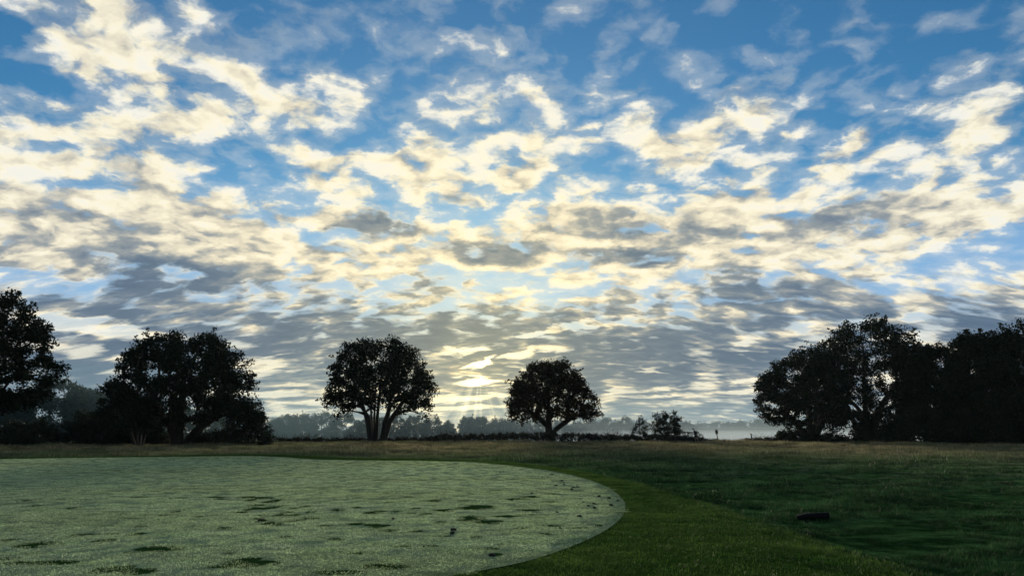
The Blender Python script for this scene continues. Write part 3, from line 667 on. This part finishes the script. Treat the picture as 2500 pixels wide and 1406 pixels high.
def bush(label, D, rows, seed, n=70, nl=95, mat=None, name='dark_bush', group=None, leaf=.24, holes=.06):
    c = (rows[-1][1]+rows[-1][2])/2; v0 = rows[-1][0]; w_ = rows[-1][2]-rows[-1][1]; vt = rows[0][0]; g = v0+2
    st = [[(c-3, g, 0), (c-w_*.12, (v0+vt)/2, 0)], [(c+3, g, 0), (c+w_*.14, (v0*.4+vt*.6), 0)]]
    return build_tree(name, label, 'bush', D, rows, st, n=n, nl=nl, spread=.62, leaf=leaf, r0=.10, seed=seed, mat=mat or M_BUSH, holes=holes, limbs=False, group=group)
bush('low rounded black bush in front of the dark wood, left of the small thin-stemmed tree', 82, [(1012,200,255),(1025,178,280),(1050,166,292),(1084,160,300)], 31)
bush('low black bush at the foot of the tree cut off by the left border', 78, [(1035,20,90),(1055,0,130),(1086,-30,160)], 32)
bush('dark undergrowth bush below the dip right of the tallest domed tree', 89, [(1000,2215,2290),(1030,2185,2330),(1078,2165,2345)], 33, 90)
bush('dark undergrowth bush under the tree with the ragged rising top', 84, [(1005,2350,2430),(1030,2330,2470),(1080,2310,2500)], 34, 80)
bush('low bush under the two left trees of the dark clump on the right', 98, [(1052,1930,1990),(1062,1905,2040),(1077,1895,2085)], 35, 60)
bush('dark bush between the trunks of the tallest domed tree and its neighbour', 95, [(1015,2120,2170),(1040,2095,2200),(1077,2080,2215)], 36, 80)
bush('thin leafless-topped bush under the broad oak, right of its trunk', 83, [(1050,480,520),(1065,465,560),(1085,455,575)], 37, 45, 55, leaf=.2)
bush('low dark bush behind the stems of the small tree under the broad oak', 84, [(1040,310,370),(1058,290,410),(1085,280,425)], 38, 50)
# ------------------------------------------------------------------ hazy wood behind the left trees
W = [('dark bluish tree with a smooth domed top, highest of the shaded wood at left', 116, [(931,112,164),(945,86,184),(965,62,204),(1000,38,214),(1040,22,220),(1080,20,222)]),
     ('thin-topped tree in the shaded wood, just right of its smooth domed tree', 124, [(949,184,200),(960,178,220),(975,180,240),(1010,180,250),(1080,180,255)]),
     ('low tree at the right end of the shaded wood, half behind the broad oak', 120, [(966,228,292),(985,216,312),(1020,212,320),(1080,210,325)]),
     ('dim tree of the shaded wood behind the crown cut off by the left border', 112, [(972,-60,42),(1000,-80,64),(1080,-85,80)]),
     ('dim low tree of the shaded wood, seen under the broad oak', 128, [(1000,330,470),(1020,310,560),(1080,300,600)])]
for i, (lb, D, rows) in enumerate(W):
    c = (rows[-1][1]+rows[-1][2])/2
    build_tree('shaded_tree', lb, 'tree', D, rows, [[(c, 1084, 0), (c, 1040, 0), (c, rows[0][0]+25, 0)]], n=120, nl=95, spread=1.0, leaf=.38, r0=.3, seed=40+i, mat=M_FAR, holes=.05, group='trees of the shaded wood at left', limbs=False)
# ------------------------------------------------------------------ sapling and bush right of centre
build_tree('sapling', 'spindly sapling on the hedge, left of the round bush', 'sapling', 106, [(1020,1558,1567),(1032,1551,1574),(1045,1546,1580),(1058,1540,1586)],
  [[(1563,1076,0),(1562,1050,0),(1561,1028,0)]], n=26, nl=26, spread=.32, leaf=.19, r0=.06, seed=51, mat=M_BUSH, limbs=False, twigs=.8, holes=.1)
build_tree('hawthorn_bush', 'round twiggy bush on the hedge, left of the walking person', 'bush', 104, [(1003,1612,1642),(1015,1599,1659),(1030,1592,1667),(1048,1593,1664),(1062,1596,1660)],
  [[(1626,1077,0),(1624,1050,0),(1612,1022,0)],[(1630,1077,0),(1636,1045,0),(1648,1020,0)],[(1628,1077,0),(1615,1058,0),(1600,1040,0)]], n=95, nl=30, spread=.40, leaf=.21, r0=.08, seed=52, mat=M_BUSH, twigs=.8, holes=.2)
# ------------------------------------------------------------------ far wood across the misty valley
VALLEY = -5.5
def far_tree(label, u, vt, wd, D, seed, group=None, nl=80, n=84, thin=0.0):
    vb = 1045+F*(EYE-VALLEY)/D*.995; H = vb-vt
    rows = [(vt, u-.14*wd, u+.14*wd), (vt+.08*H, u-.30*wd, u+.30*wd), (vt+.25*H, u-.46*wd, u+.46*wd), (vt+.5*H, u-.52*wd, u+.52*wd), (vb-3, u-.5*wd, u+.5*wd)]
    k = D/300
    build_tree('woodland_tree', label, 'tree', D, rows, [[(u, vb, 0), (u, vb-.4*H, 0), (u, vt+.3*H, 0)]], n=n, nl=int(nl*1.2), spread=1.15*k**.5, leaf=.48*k**.6, r0=.4, seed=seed, mat=M_FAR, holes=thin, depth=.7, limbs=False, group=group, twigs=4, base_z=VALLEY)
FARS = [
 (672,1026,44,232,'hazy tree showing just right of the bush at the oak foot'),(700,1016,56,236,'hazy tree on the left slope of the far wood between oak and many-stemmed tree'),
 (735,1009,66,240,'highest hazy dome of the far wood between oak and many-stemmed tree'),(785,1007,72,246,'flat-topped hazy tree just left of the many-stemmed tree'),
 (845,1010,76,250,'hazy tree seen behind the left stems of the many-stemmed tree'),(905,1014,70,250,'hazy tree seen between the stems of the many-stemmed tree'),
 (960,1016,70,252,'hazy tree seen behind the right stems of the many-stemmed tree'),(1010,1017,66,256,'hazy rounded tree at the right skirt of the many-stemmed tree'),
 (1055,1020,56,262,'hazy tree under the left edge of the sunbeams'),(1093,1031,34,268,'lowest hazy tree at the dip under the sunbeams'),
 (1140,1021,44,300,'hazy tree on the left shoulder of the airy-topped far tree'),(1164,1015,52,305,'airy-topped hazy tree standing highest under the sunbeams'),
 (1215,1024,60,315,'rounded hazy tree right of the airy-topped far tree'),(1258,1027,52,325,'hazy tree at the left skirt of the lone round-headed tree'),
 (1300,1025,60,330,'hazy tree behind the trunk of the lone round-headed tree'),(1365,1027,64,340,'hazy tree seen under the right limb of the lone round-headed tree'),
 (1410,1032,40,350,'low hazy tree at the right skirt of the lone round-headed tree'),(1443,1027,42,380,'hazy tree on the left side of the paired far domes'),
 (1486,1021,54,385,'left of the paired hazy domes between round-headed tree and sapling'),(1526,1022,48,390,'right of the paired hazy domes, just left of the sapling'),
 (1572,1031,44,400,'low hazy tree behind the spindly sapling'),(1625,1032,60,405,'hazy tree behind the round twiggy bush'),(1676,1032,46,400,'hazy tree sloping down right of the round twiggy bush'),
]
for i, (u, vt, wd, D, lb) in enumerate(FARS): far_tree(lb, u, vt, wd, D, 100+i, 'far wood across the misty valley', thin=.25 if 'airy' in lb else 0.0)
for i, u in enumerate(range(1708, 2080, 24)):
    far_tree('hazy tree in the long even far treeline right of the walking person', u, (1037, 1034, 1031, 1030, 1028, 1029, 1026, 1028, 1027, 1029, 1027, 1028, 1030, 1029, 1028, 1030)[i % 16]+(i % 2), 34+7*(i % 3), 470+10*(i % 4), 140+i, 'long even treeline beyond the mist', 60, 60)
for i, (u, vt, wd, D) in enumerate([(2130,1026,80,480),(2200,1024,90,480),(2280,1024,90,480),(620,1012,80,240),(560,1010,80,240),(500,1008,80,245),(440,1008,80,245)]):
    far_tree('hazy far tree glimpsed only through gaps in the dark foliage', u, vt, wd, D, 170+i, 'far trees glimpsed through foliage', 45, 40)

# ------------------------------------------------------------------ hedge bank and weeds along the edge of the common
def hedge(label, prof, D, seed, dens=9.0, thick=1.3, leaf=.17, nl=46, spread=.38):
    r = np.random.default_rng(seed); us = np.array([p[0] for p in prof]); vs = np.array([p[1] for p in prof])
    n = int((us[-1]-us[0])/F*D*dens*2.2); u = r.uniform(us[0], us[-1], n); vt = np.interp(u, us, vs)+1.2*np.sin(u*.19)+.8*np.sin(u*.43+1)
    y = D+r.uniform(-thick, thick, n)
    top = np.array([at(a, b, D)[2] for a, b in zip(u, vt)]); g = np.array([0.0]*n); x = (u-1250)/F*np.array([1/ray(1250, 1050)[1]])*y
    z = g+(top-g)*r.random(n)**.6*(1-.25*np.abs(y-D)/thick)
    C = np.stack([x, y, z], 1); base = np.array((x.mean(), D, 0))
    th = thing('bramble_hedge', label, 'hedge', tuple(base)); V, Fq = leaves(C, nl, spread, leaf, r); mesh_np('foliage', V-base, Fq, M_BRAMBLE, th)
    k = r.integers(0, n, n//2); P0 = np.stack([C[k, 0]+r.normal(0, .3, len(k)), C[k, 1], np.zeros(len(k))-.05], 1); V, Fq = tubes(P0, C[k]+np.array((0, 0, .12)), np.full(len(k), .014), np.full(len(k), .006), 4)
    mesh_np('stems', V-base, Fq, M_BARK, th)
hedge('long dark bramble hedge running under the lone round-headed tree to the walking person', [(1040,1069),(1070,1063),(1100,1059),(1150,1061),(1200,1058),(1260,1058),(1320,1055),(1380,1057),(1450,1059),(1520,1062),(1560,1059),(1610,1061),(1670,1064),(1695,1068)], 100, 61)
hedge('low straggling scrub between the broad oak and the many-stemmed tree', [(655,1072),(690,1072),(740,1070),(800,1072),(860,1071),(900,1072),(980,1071),(1045,1069)], 97, 62, 6)
hedge('small dark mound of scrub by the short marker post', [(1812,1075),(1825,1070),(1834,1068),(1850,1069),(1880,1069),(1930,1066)], 98, 63, 5, .9)
hedge('low scrub tapering down to the foot of the tall sign post', [(1690,1069),(1712,1072),(1722,1074.5),(1740,1075),(1752,1074)], 98, 64, 5, .8)
def stalks(name, spec, seed, mat, lean=.12, head=True):
    r = np.random.default_rng(seed); P0 = []; P1 = []
    for (u0, u1, v0, v1, D, n) in spec:
        for _ in range(n):
            u = r.uniform(u0, u1); y = D+r.uniform(-1.5, 1.5); a = at(u, 1076, y); zt = at(u, r.uniform(v0, v1), y)[2]
            P0.append((a[0], y, -.05)); P1.append((a[0]+r.normal(0, lean)*zt, y+r.normal(0, lean)*zt, zt))
    P0, P1 = np.array(P0), np.array(P1); V1, F1 = tubes(P0, P1, np.full(len(P0), .013), np.full(len(P0), .006), 4)
    t = r.uniform(.45, 1.0, (len(P0), 3)); C = (P0[:, None]*(1-t[..., None])+P1[:, None]*t[..., None]).reshape(-1, 3)
    V2, F2 = leaves(C, 4, .09, .10, r); return tag(mesh_np(name, np.concatenate([V1, V2]), np.concatenate([F1, F2+len(V1)]), mat), kind='stuff')
M_WEED = flat_mat('dry_weeds', (.035, .032, .020), (.095, .075, .045), 3)
stalks('tall_weeds', [(660,700,1058,1070,97,26),(710,780,1054,1068,97,60),(790,890,1060,1070,97,44),(845,870,1056,1064,97,12),(960,1060,1058,1068,97,50),(1070,1110,1046,1060,98,34),(1110,1140,1052,1060,98,20),(1385,1435,1050,1060,99,44),
  (1440,1520,1049,1062,99,60),(1495,1512,1045,1056,99,18),(1600,1660,1060,1070,99,30),(1230,1330,1050,1058,99,30),(1160,1230,1052,1060,99,20)], 71, M_WEED)
def fronds(name, u0, u1, D, n, seed, mat, h=(.8, 1.9)):
    r = np.random.default_rng(seed); VV = []; FF = []; b = 0
    for _ in range(n):
        u = r.uniform(u0, u1); y = D+r.uniform(-1.2, 1.2); x0 = at(u, 1070, y)[0]; L = r.uniform(*h); ph = r.uniform(-.6, 1.0) if r.random() < .7 else pi-r.uniform(-.4, .9)
        bend = r.uniform(.3, 1.3); K = 7; pts = []; p = np.array((x0, y, -.05)); th = r.uniform(.02, .35)
        for k in range(K+1):
            pts.append(p.copy()); s_ = L/K; p = p+s_*np.array((math.sin(th)*math.cos(ph), math.sin(th)*math.sin(ph)*.6, math.cos(th))); th += bend/K*1.5
        side = np.array((-math.sin(ph), math.cos(ph), 0))*.6+np.array((.5, 0, .4))
        for k, q in enumerate(pts):
            wd = .05*(1-k/K)+.006; VV += [q-side*wd*.5, q+side*wd*.5]
            if k: FF.append((b+2*k-2, b+2*k-1, b+2*k+1, b+2*k))
        b += 2*(K+1)
    return tag(mesh_np(name, np.array(VV), FF, mat), kind='stuff')
fronds('bracken_fronds', 1846, 1925, 97, 150, 72, M_WEED)
fronds('verge_grass', 640, 1700, 96, 900, 73, flat_mat('pale_verge_grass', (.10, .085, .05), (.22, .18, .11), 2), (.25, .6))

# ------------------------------------------------------------------ small built things at the edge of the common
def obj_bm(name, bm, mat, parent=None, smooth=False, bevel=0):
    if bevel: bmesh.ops.bevel(bm, geom=bm.edges[:], offset=bevel, segments=2, affect='EDGES', profile=.6)
    me = bpy.data.meshes.new(name); bm.to_mesh(me); bm.free(); me.materials.append(mat)
    if smooth: me.polygons.foreach_set('use_smooth', np.ones(len(me.polygons), bool))
    return link(bpy.data.objects.new(name, me), parent)
def box_bm(sx, sy, sz, c=(0, 0, 0), rot=None, taper=1.0):
    bm = bmesh.new(); bmesh.ops.create_cube(bm, size=1)
    for q in bm.verts:
        k = taper if q.co.z > 0 else 1; q.co = Vector((q.co.x*sx*k, q.co.y*sy*k, q.co.z*sz))
    if rot is not None: bmesh.ops.rotate(bm, verts=bm.verts, matrix=rot, cent=(0, 0, 0))
    bmesh.ops.translate(bm, verts=bm.verts, vec=c); return bm
M_POST = flat_mat('weathered_timber', (.030, .026, .022), (.075, .066, .055), 9, .85, .25, (6, 6, 1))
M_BOARD = flat_mat('dark_sign_board', (.014, .017, .018), (.030, .034, .034), 6, .55, .4)
M_PALE = flat_mat('pale_plate', (.30, .32, .32), (.42, .43, .42), 20, .6, .4)
def stand(u, v, D):
    p = at(u, v, D); return (p[0], D, float(height(np.array([[p[0], D]]))[0]))
t = thing('sign_post', 'tall leaning post carrying a small dark notice board, beside the misty gap', 'sign', stand(1753, 1077, 97)); t.rotation_euler = (0, radians(-6), 0)
obj_bm('post', box_bm(.10, .10, 1.25, (0, 0, .55), taper=.9), M_POST, t, bevel=.01)
obj_bm('notice_board', box_bm(.34, .05, .46, (0, -.03, 1.27), taper=1.04), M_BOARD, t, bevel=.012)
obj_bm('board_backing', box_bm(.24, .09, .14, (0, 0.01, 1.06), taper=1.2), M_POST, t, bevel=.01)
obj_bm('finial', box_bm(.07, .07, .20, (0, .03, 1.57), taper=.35), M_POST, t, bevel=.008)
t = thing('marker_post', 'short marker post with a capped head and a slanting stay, right of the misty gap', 'post', stand(1836, 1071, 97)); t.rotation_euler = (0, radians(-5), 0)
obj_bm('post', box_bm(.085, .085, .80, (0, 0, .30)), M_POST, t, bevel=.01)
obj_bm('marker_plate', box_bm(.15, .11, .36, (0, -.01, .76)), M_POST, t, bevel=.015)
obj_bm('notice', box_bm(.10, .012, .10, (0, -.075, .84)), M_PALE, t, bevel=.003)
obj_bm('cap', box_bm(.19, .15, .09, (0, 0, .985), taper=.75), M_POST, t, bevel=.012)
obj_bm('stay', box_bm(.05, .05, 1.25, (.48, 0, .30), Matrix.Rotation(radians(-57), 3, 'Y')), M_POST, t, bevel=.008)
# rail fence overgrown with twigs, behind the person
f0 = stand(1688, 1076, 98.5); t = thing('rail_fence', 'short overgrown rail fence behind the walking person', 'fence', f0); r = np.random.default_rng(5)
def lx(u): return at(u, 1065, 98.5)[0]-f0[0]
xa, xb = lx(1664), lx(1714)
obj_bm('top_rail', box_bm(xb-xa-.4, .07, .12, ((xa+xb)/2-.15, 0, 1.18)), M_POST, t, bevel=.012)
obj_bm('lower_rail', box_bm(xb-xa-.5, .05, .07, ((xa+xb)/2-.15, .02, .42)), M_POST, t, bevel=.01)
for k, u in enumerate((1665,1668,1671.5,1675,1678,1681.5,1684.5,1690,1695.5,1699,1703)):
    obj_bm('paling', box_bm(.075, .045, 1.15+r.uniform(-.08, .08), (lx(u), -.065, .56), Matrix.Rotation(radians(r.uniform(-9, 3)), 3, 'Y')), M_POST, t, bevel=.008)
C = np.array([(lx(u), r.uniform(-.3, .3), z) for u, z in zip(r.uniform(1702, 1718, 46), r.uniform(.1, 1.3, 46))]+[(lx(u), r.uniform(-.25, .25), 1.2+r.uniform(-.15, .12)) for u in r.uniform(1660, 1700, 22)]+[(lx(u), r.uniform(-.3, .3), r.uniform(.05, .35)) for u in r.uniform(1660, 1716, 40)]); C[:46, 2] *= np.interp(C[:46, 0], [lx(1702), lx(1718)], [1, .55])
V, Fq = leaves(C, 9, .17, .13, r); mesh_np('climbing_leaves', V, Fq, M_BRAMBLE, t)
P0 = np.stack([C[:, 0]+r.normal(0, .12, len(C)), C[:, 1], np.full(len(C), -.05)], 1); V, Fq = tubes(P0, C, np.full(len(C), .016), np.full(len(C), .006), 4); mesh_np('twigs', V, Fq, M_BARK, t)

# ------------------------------------------------------------------ the walking person, bending forward, heading left
def skin_mesh(name, verts, edges, mat, parent, levels=1, root=0):
    me = bpy.data.meshes.new(name); me.from_pydata([v[:3] for v in verts], [], edges); me.update() if False else None
    me = bpy.data.meshes.new(name); me.from_pydata([v[:3] for v in verts], edges, []); o = bpy.data.objects.new(name, me); link(o, parent); me.materials.append(mat)
    md = o.modifiers.new('skin', 'SKIN'); md.use_smooth_shade = True
    sk = me.skin_vertices[0].data if me.skin_vertices else None
    if sk is None:
        bm = bmesh.new(); bm.from_mesh(me); bm.verts.layers.skin.verify(); bm.to_mesh(me); bm.free(); sk = me.skin_vertices[0].data
    for i, v in enumerate(verts): sk[i].radius = (v[3], v[4] if len(v) > 4 else v[3]); sk[i].use_root = (i == root)
    s2 = o.modifiers.new('smooth', 'SUBSURF'); s2.levels = levels; s2.render_levels = levels
    return o
def person():
    th = thing('person', 'person walking bent forward in a dark top and shorts, by the rail fence', 'person', stand(1699, 1077, 96.5))
    M_SKIN = flat_mat('skin', (.34, .22, .17), (.42, .28, .21), 12, .55, .35); M_TOP = flat_mat('dark_jacket', (.012, .013, .017), (.024, .025, .030), 30, .85, .2)
    M_SHORTS = flat_mat('dark_shorts', (.016, .016, .018), (.026, .026, .03), 30, .85, .2); M_HAIR = flat_mat('dark_hair', (.012, .009, .007), (.03, .022, .016), 40, .6, .3, (1, 1, 4)); M_SHOE = flat_mat('shoes', (.05, .05, .05), (.09, .09, .09), 20, .6)
    # body, facing -x; one continuous figure rooted at the pelvis
    B = [(.06, 0, .90, .14, .16), (-.02, 0, 1.12, .12, .15), (-.12, 0, 1.32, .12, .17), (-.17, 0, 1.45, .06), (-.215, 0, 1.53, .062), (-.27, 0, 1.60, .095, .080), (-.30, 0, 1.68, .090, .078)]
    E = [(0, 1), (1, 2), (2, 3), (3, 4), (4, 5), (5, 6)]
    def add(p, a): B.append(p); E.append((a, len(B)-1)); return len(B)-1
    nose = add((-.375, 0, 1.585, .016), 5)
    for s in (1, -1): add((-.265, .088*s, 1.60, .020), 5)
    for s, kx, ax, kz, az_ in ((1, -.12, .02, .48, .09), (-1, .06, .34, .47, .12)):
        h = add((.05, .095*s, .84, .085), 0); k_ = add((kx, .10*s, kz, .058), h); c_ = add((kx+(ax-kx)*.4+.02, .10*s, kz-(kz-az_)*.35, .055), k_); a = add((ax, .10*s, az_, .036), c_); add((ax-.06, .10*s, .05, .036), a); add((ax-.16, .10*s, .03, .030), a)
    for s, ex, ez, wx, wz in ((1, -.10, 1.06, -.30, .92), (-1, -.02, 1.05, -.16, .84)):
        sh = add((-.12, .18*s, 1.37, .062), 2); e = add((ex, .24*s, ez, .043), sh); wv = add((wx, .22*s, wz, .028), e)
        d = np.array((wx-ex, 0, wz-ez)); d /= np.linalg.norm(d)
        pm = add((wx+d[0]*.07, .21*s, wz+d[2]*.07, .030, .022), wv)
        for q, (off, ln) in enumerate(((-.030, .072), (-.010, .082), (.010, .076), (.028, .060))):
            f1 = add((wx+d[0]*.11, .21*s+off, wz+d[2]*.11, .0095), pm); f2 = add((wx+d[0]*(.11+ln*.5)-.004, .208*s+off, wz+d[2]*(.11+ln*.5), .009), f1); add((wx+d[0]*(.11+ln*.85)-.016, .205*s+off, wz+d[2]*(.11+ln)-.004, .008), f2)
        tb = add((wx+d[0]*.045-.03, .20*s, wz+d[2]*.045, .010), wv); add((wx+d[0]*.09-.045, .20*s, wz+d[2]*.09, .009), tb)
    skin_mesh('body', B, E, M_SKIN, th, 2)
    J = [(.05, 0, .93, .175, .19), (-.02, 0, 1.12, .155, .185), (-.115, 0, 1.31, .15, .20), (-.165, 0, 1.43, .085, .09)]; K = [(0, 1), (1, 2), (2, 3)]
    for s, ex, ez, wx, wz in ((1, -.10, 1.06, -.28, .935), (-1, -.02, 1.05, -.148, .862)):
        J += [(-.12, .185*s, 1.365, .085), (ex, .24*s, ez, .062), (wx, .222*s, wz, .046)]; n = len(J); K += [(2, n-3), (n-3, n-2), (n-2, n-1)]
    skin_mesh('jacket', J, K, M_TOP, th, 2)
    S = [(.06, 0, .93, .17, .19)]; K = []
    for s, kx, kz in ((1, -.105, .53), (-1, .055, .52)):
        S += [(.05, .098*s, .80, .118), (kx, .10*s, kz, .085)]; n = len(S); K += [(0, n-2), (n-2, n-1)]
    skin_mesh('shorts', S, K, M_SHORTS, th, 2)
    skin_mesh('hair', [(-.225, 0, 1.60, .086, .082), (-.262, 0, 1.68, .094, .086), (-.315, 0, 1.72, .060, .066)], [(0, 1), (1, 2)], M_HAIR, th, 2)
    for ax, s, az_ in ((.02, 1, .05), (.34, -1, .08)):
        o = skin_mesh('shoe', [(ax+.03, .10*s, az_, .048), (ax-.09, .10*s, .045, .046, .042), (ax-.19, .10*s, .035, .036, .032)], [(0, 1), (1, 2)], M_SHOE, th, 2)
    for s in (1, -1):
        bm = bmesh.new(); bmesh.ops.create_icosphere(bm, subdivisions=2, radius=.012); bmesh.ops.translate(bm, verts=bm.verts, vec=(-.352, .034*s, 1.625)); obj_bm('eye', bm, M_HAIR, th, True)
    obj_bm('mouth', box_bm(.012, .045, .010, (-.352, 0, 1.545)), flat_mat('lips', (.20, .08, .07), (.26, .11, .09)), th, bevel=.003)
person()

# ------------------------------------------------------------------ log, scrap and clods
lp = gpix(1985, 1271, 0.0); lz = float(height(np.array([lp[:2]]))[0]); t = thing('log', 'short dark log lying in the rough grass at right', 'log', (lp[0], lp[1], lz))
t.rotation_euler = (0, 0, radians(4))
M_LOG = flat_mat('wet_bark', (.006, .006, .006), (.018, .017, .016), 14, .8, .08, (1, 6, 6)); M_CUT = flat_mat('cut_wood', (.014, .012, .010), (.03, .026, .021), 24, .9, .1)
NS, NK = 18, 11; xs = np.linspace(-.31, .31, NS); VV = []; rr = np.random.default_rng(3)
def logr(x, a): return (.082+.030*(x+.31)/.62)*(.90+.07*math.sin(3*a+5*x)+.05*math.sin(7*a+1+9*x)+rr.uniform(-.02, .02))*(1-.55*max(0, (-.12-x)/.19)**1.3)
for x in xs:
    for k in range(NK):
        a = 2*pi*k/NK; q = logr(x, a); VV.append((x+.02*math.cos(a), q*math.cos(a)*1.1, .068+min(q*math.sin(a), .085+.02*x)))
FF = [(i*NK+k, i*NK+(k+1) % NK, (i+1)*NK+(k+1) % NK, (i+1)*NK+k) for i in range(NS-1) for k in range(NK)]
mesh_np('bark', np.array(VV), np.array(FF)[:, ::-1], M_LOG, t)
for nm, i in (('cut_end', NS-1), ('cut_end', 0)):
    ring = np.array(VV[i*NK:(i+1)*NK]); c = ring.mean(0)+np.array((.012 if i else -.03, 0, 0)); V = np.vstack([ring+np.array((.001 if i else -.001, 0, 0)), c])
    mesh_np(nm, V, [(k, (k+1) % NK, NK) for k in range(NK)], M_CUT, t)
sp = gpix(728, 1114.5, .12); t = tag(obj_bm('pale_scrap', box_bm(.27, .12, .02, (0, 0, 0), Matrix.Rotation(radians(8), 3, 'Y'), .8), M_PALE, bevel=.006), 'small pale flat scrap on the bank behind the far edge of the green', 'scrap'); t.location = (sp[0], sp[1], float(height(np.array([sp[:2]]))[0])+.10); t.rotation_euler = (radians(14), 0, .2)
CLODS = [(1315,1160.5),(1324,1165),(1338,1164.5),(1343,1158.5),(1349,1158),(1262,1171),(1371,1174),(1377,1177),(1378,1182.5),(1357,1186),(1408,1184),(1404,1190),(1400,1190.5),(1396,1195),(1410,1189),(1298,1204),(1462,1212),(1487,1216),(1424,1226),(1450,1229.5),(1456,1231),(1436,1235),(1491,1233.5),(1452,1241),(1508,1222.5),(1368,1289.5),(1360,1251),(1416,1261),
 (1222,1152),(1229,1151.5),(1006,1161),(775,1129.5),(698,1135.5),(826,1135.5),(213,1133),(230,1126),(424,1123),(787,1142),(1104,1303),(1108,1294),(638,1270.5),(960,1267),(1203,1356),(1250,1222),(315,1140),(905,1145),(1120,1140)]
M_CLOD = flat_mat('dark_earth', (.012, .011, .008), (.035, .028, .02), 30, .9)
cl = []
for k in range(5):
    bm = bmesh.new(); bmesh.ops.create_icosphere(bm, subdivisions=2, radius=1); rk = np.random.default_rng(80+k); ph = rk.uniform(0, 6, 6)
    for q in bm.verts: q.co *= 1+.22*math.sin(3*q.co.x+ph[0])+.20*math.sin(4*q.co.y+ph[1])+.15*math.sin(6*q.co.z+ph[2])
    me = bpy.data.meshes.new('turf_clod'); bm.to_mesh(me); bm.free(); me.materials.append(M_CLOD); cl.append(me)
for k, (u, v) in enumerate(CLODS):
    p = gpix(u, v, GREEN_Z+.012); o = link(bpy.data.objects.new('turf_clod', cl[k % 5])); s_ = rng.uniform(.016, .032); o.location = (p[0], p[1], GREEN_Z+.012+s_*.35); o.scale = (s_*1.3, s_*1.1, s_*.75); o.rotation_euler = (0, 0, rng.uniform(0, 6))
    tag(o, 'small dark clod of earth lying on the dewy green', 'clod', 'small dark clods scattered on the green')

# ------------------------------------------------------------------ air
def air(name, x0, x1, y0, y1, z0, z1, dens, col, aniso):
    o = obj_bm(name, box_bm(x1-x0, y1-y0, z1-z0, ((x0+x1)/2, (y0+y1)/2, (z0+z1)/2)), None); o.data.materials.clear()
    m = bpy.data.materials.new(name); m.use_nodes = True; m.node_tree.nodes.clear(); n = m.node_tree.nodes
    q = n.new('ShaderNodeVolumePrincipled'); q.inputs['Density'].default_value = dens; q.inputs['Color'].default_value = (*col, 1); q.inputs['Anisotropy'].default_value = aniso
    o2 = n.new('ShaderNodeOutputMaterial'); m.node_tree.links.new(q.outputs[0], o2.inputs['Volume']); o.data.materials.append(m); return tag(o, kind='stuff')
air('haze', -1500, 1500, -1500, 1500, -7.5, 26, .00007, (.72, .92, 1.0), .2)
air('mist', -420, 420, 140, 468, -7.2, 13.0, .0008, (.62, .86, 1.0), .2)
for i, (y0, x0, top, dn) in enumerate([(148, -70, -1.9, .0026), (156, -50, -1.2, .0022), (164, -30, -.6, .0020), (172, -10, -.1, .0018), (180, 5, .35, .0016), (188, 15, .75, .0013), (196, 25, 1.1, .0010), (212, 35, 2.3, .0007), (224, 20, 3.3, .0005), (240, 0, 4.6, .0004)]):
    air('mist', x0, 420, y0, 460-4*i, -7.1+.02*i, top, dn*.8, (.88, .96, 1.0), .15)
air('mist', -130, -27, 99, 139, -7.1, 12.5, .0030, (.55, .85, .95), .1)
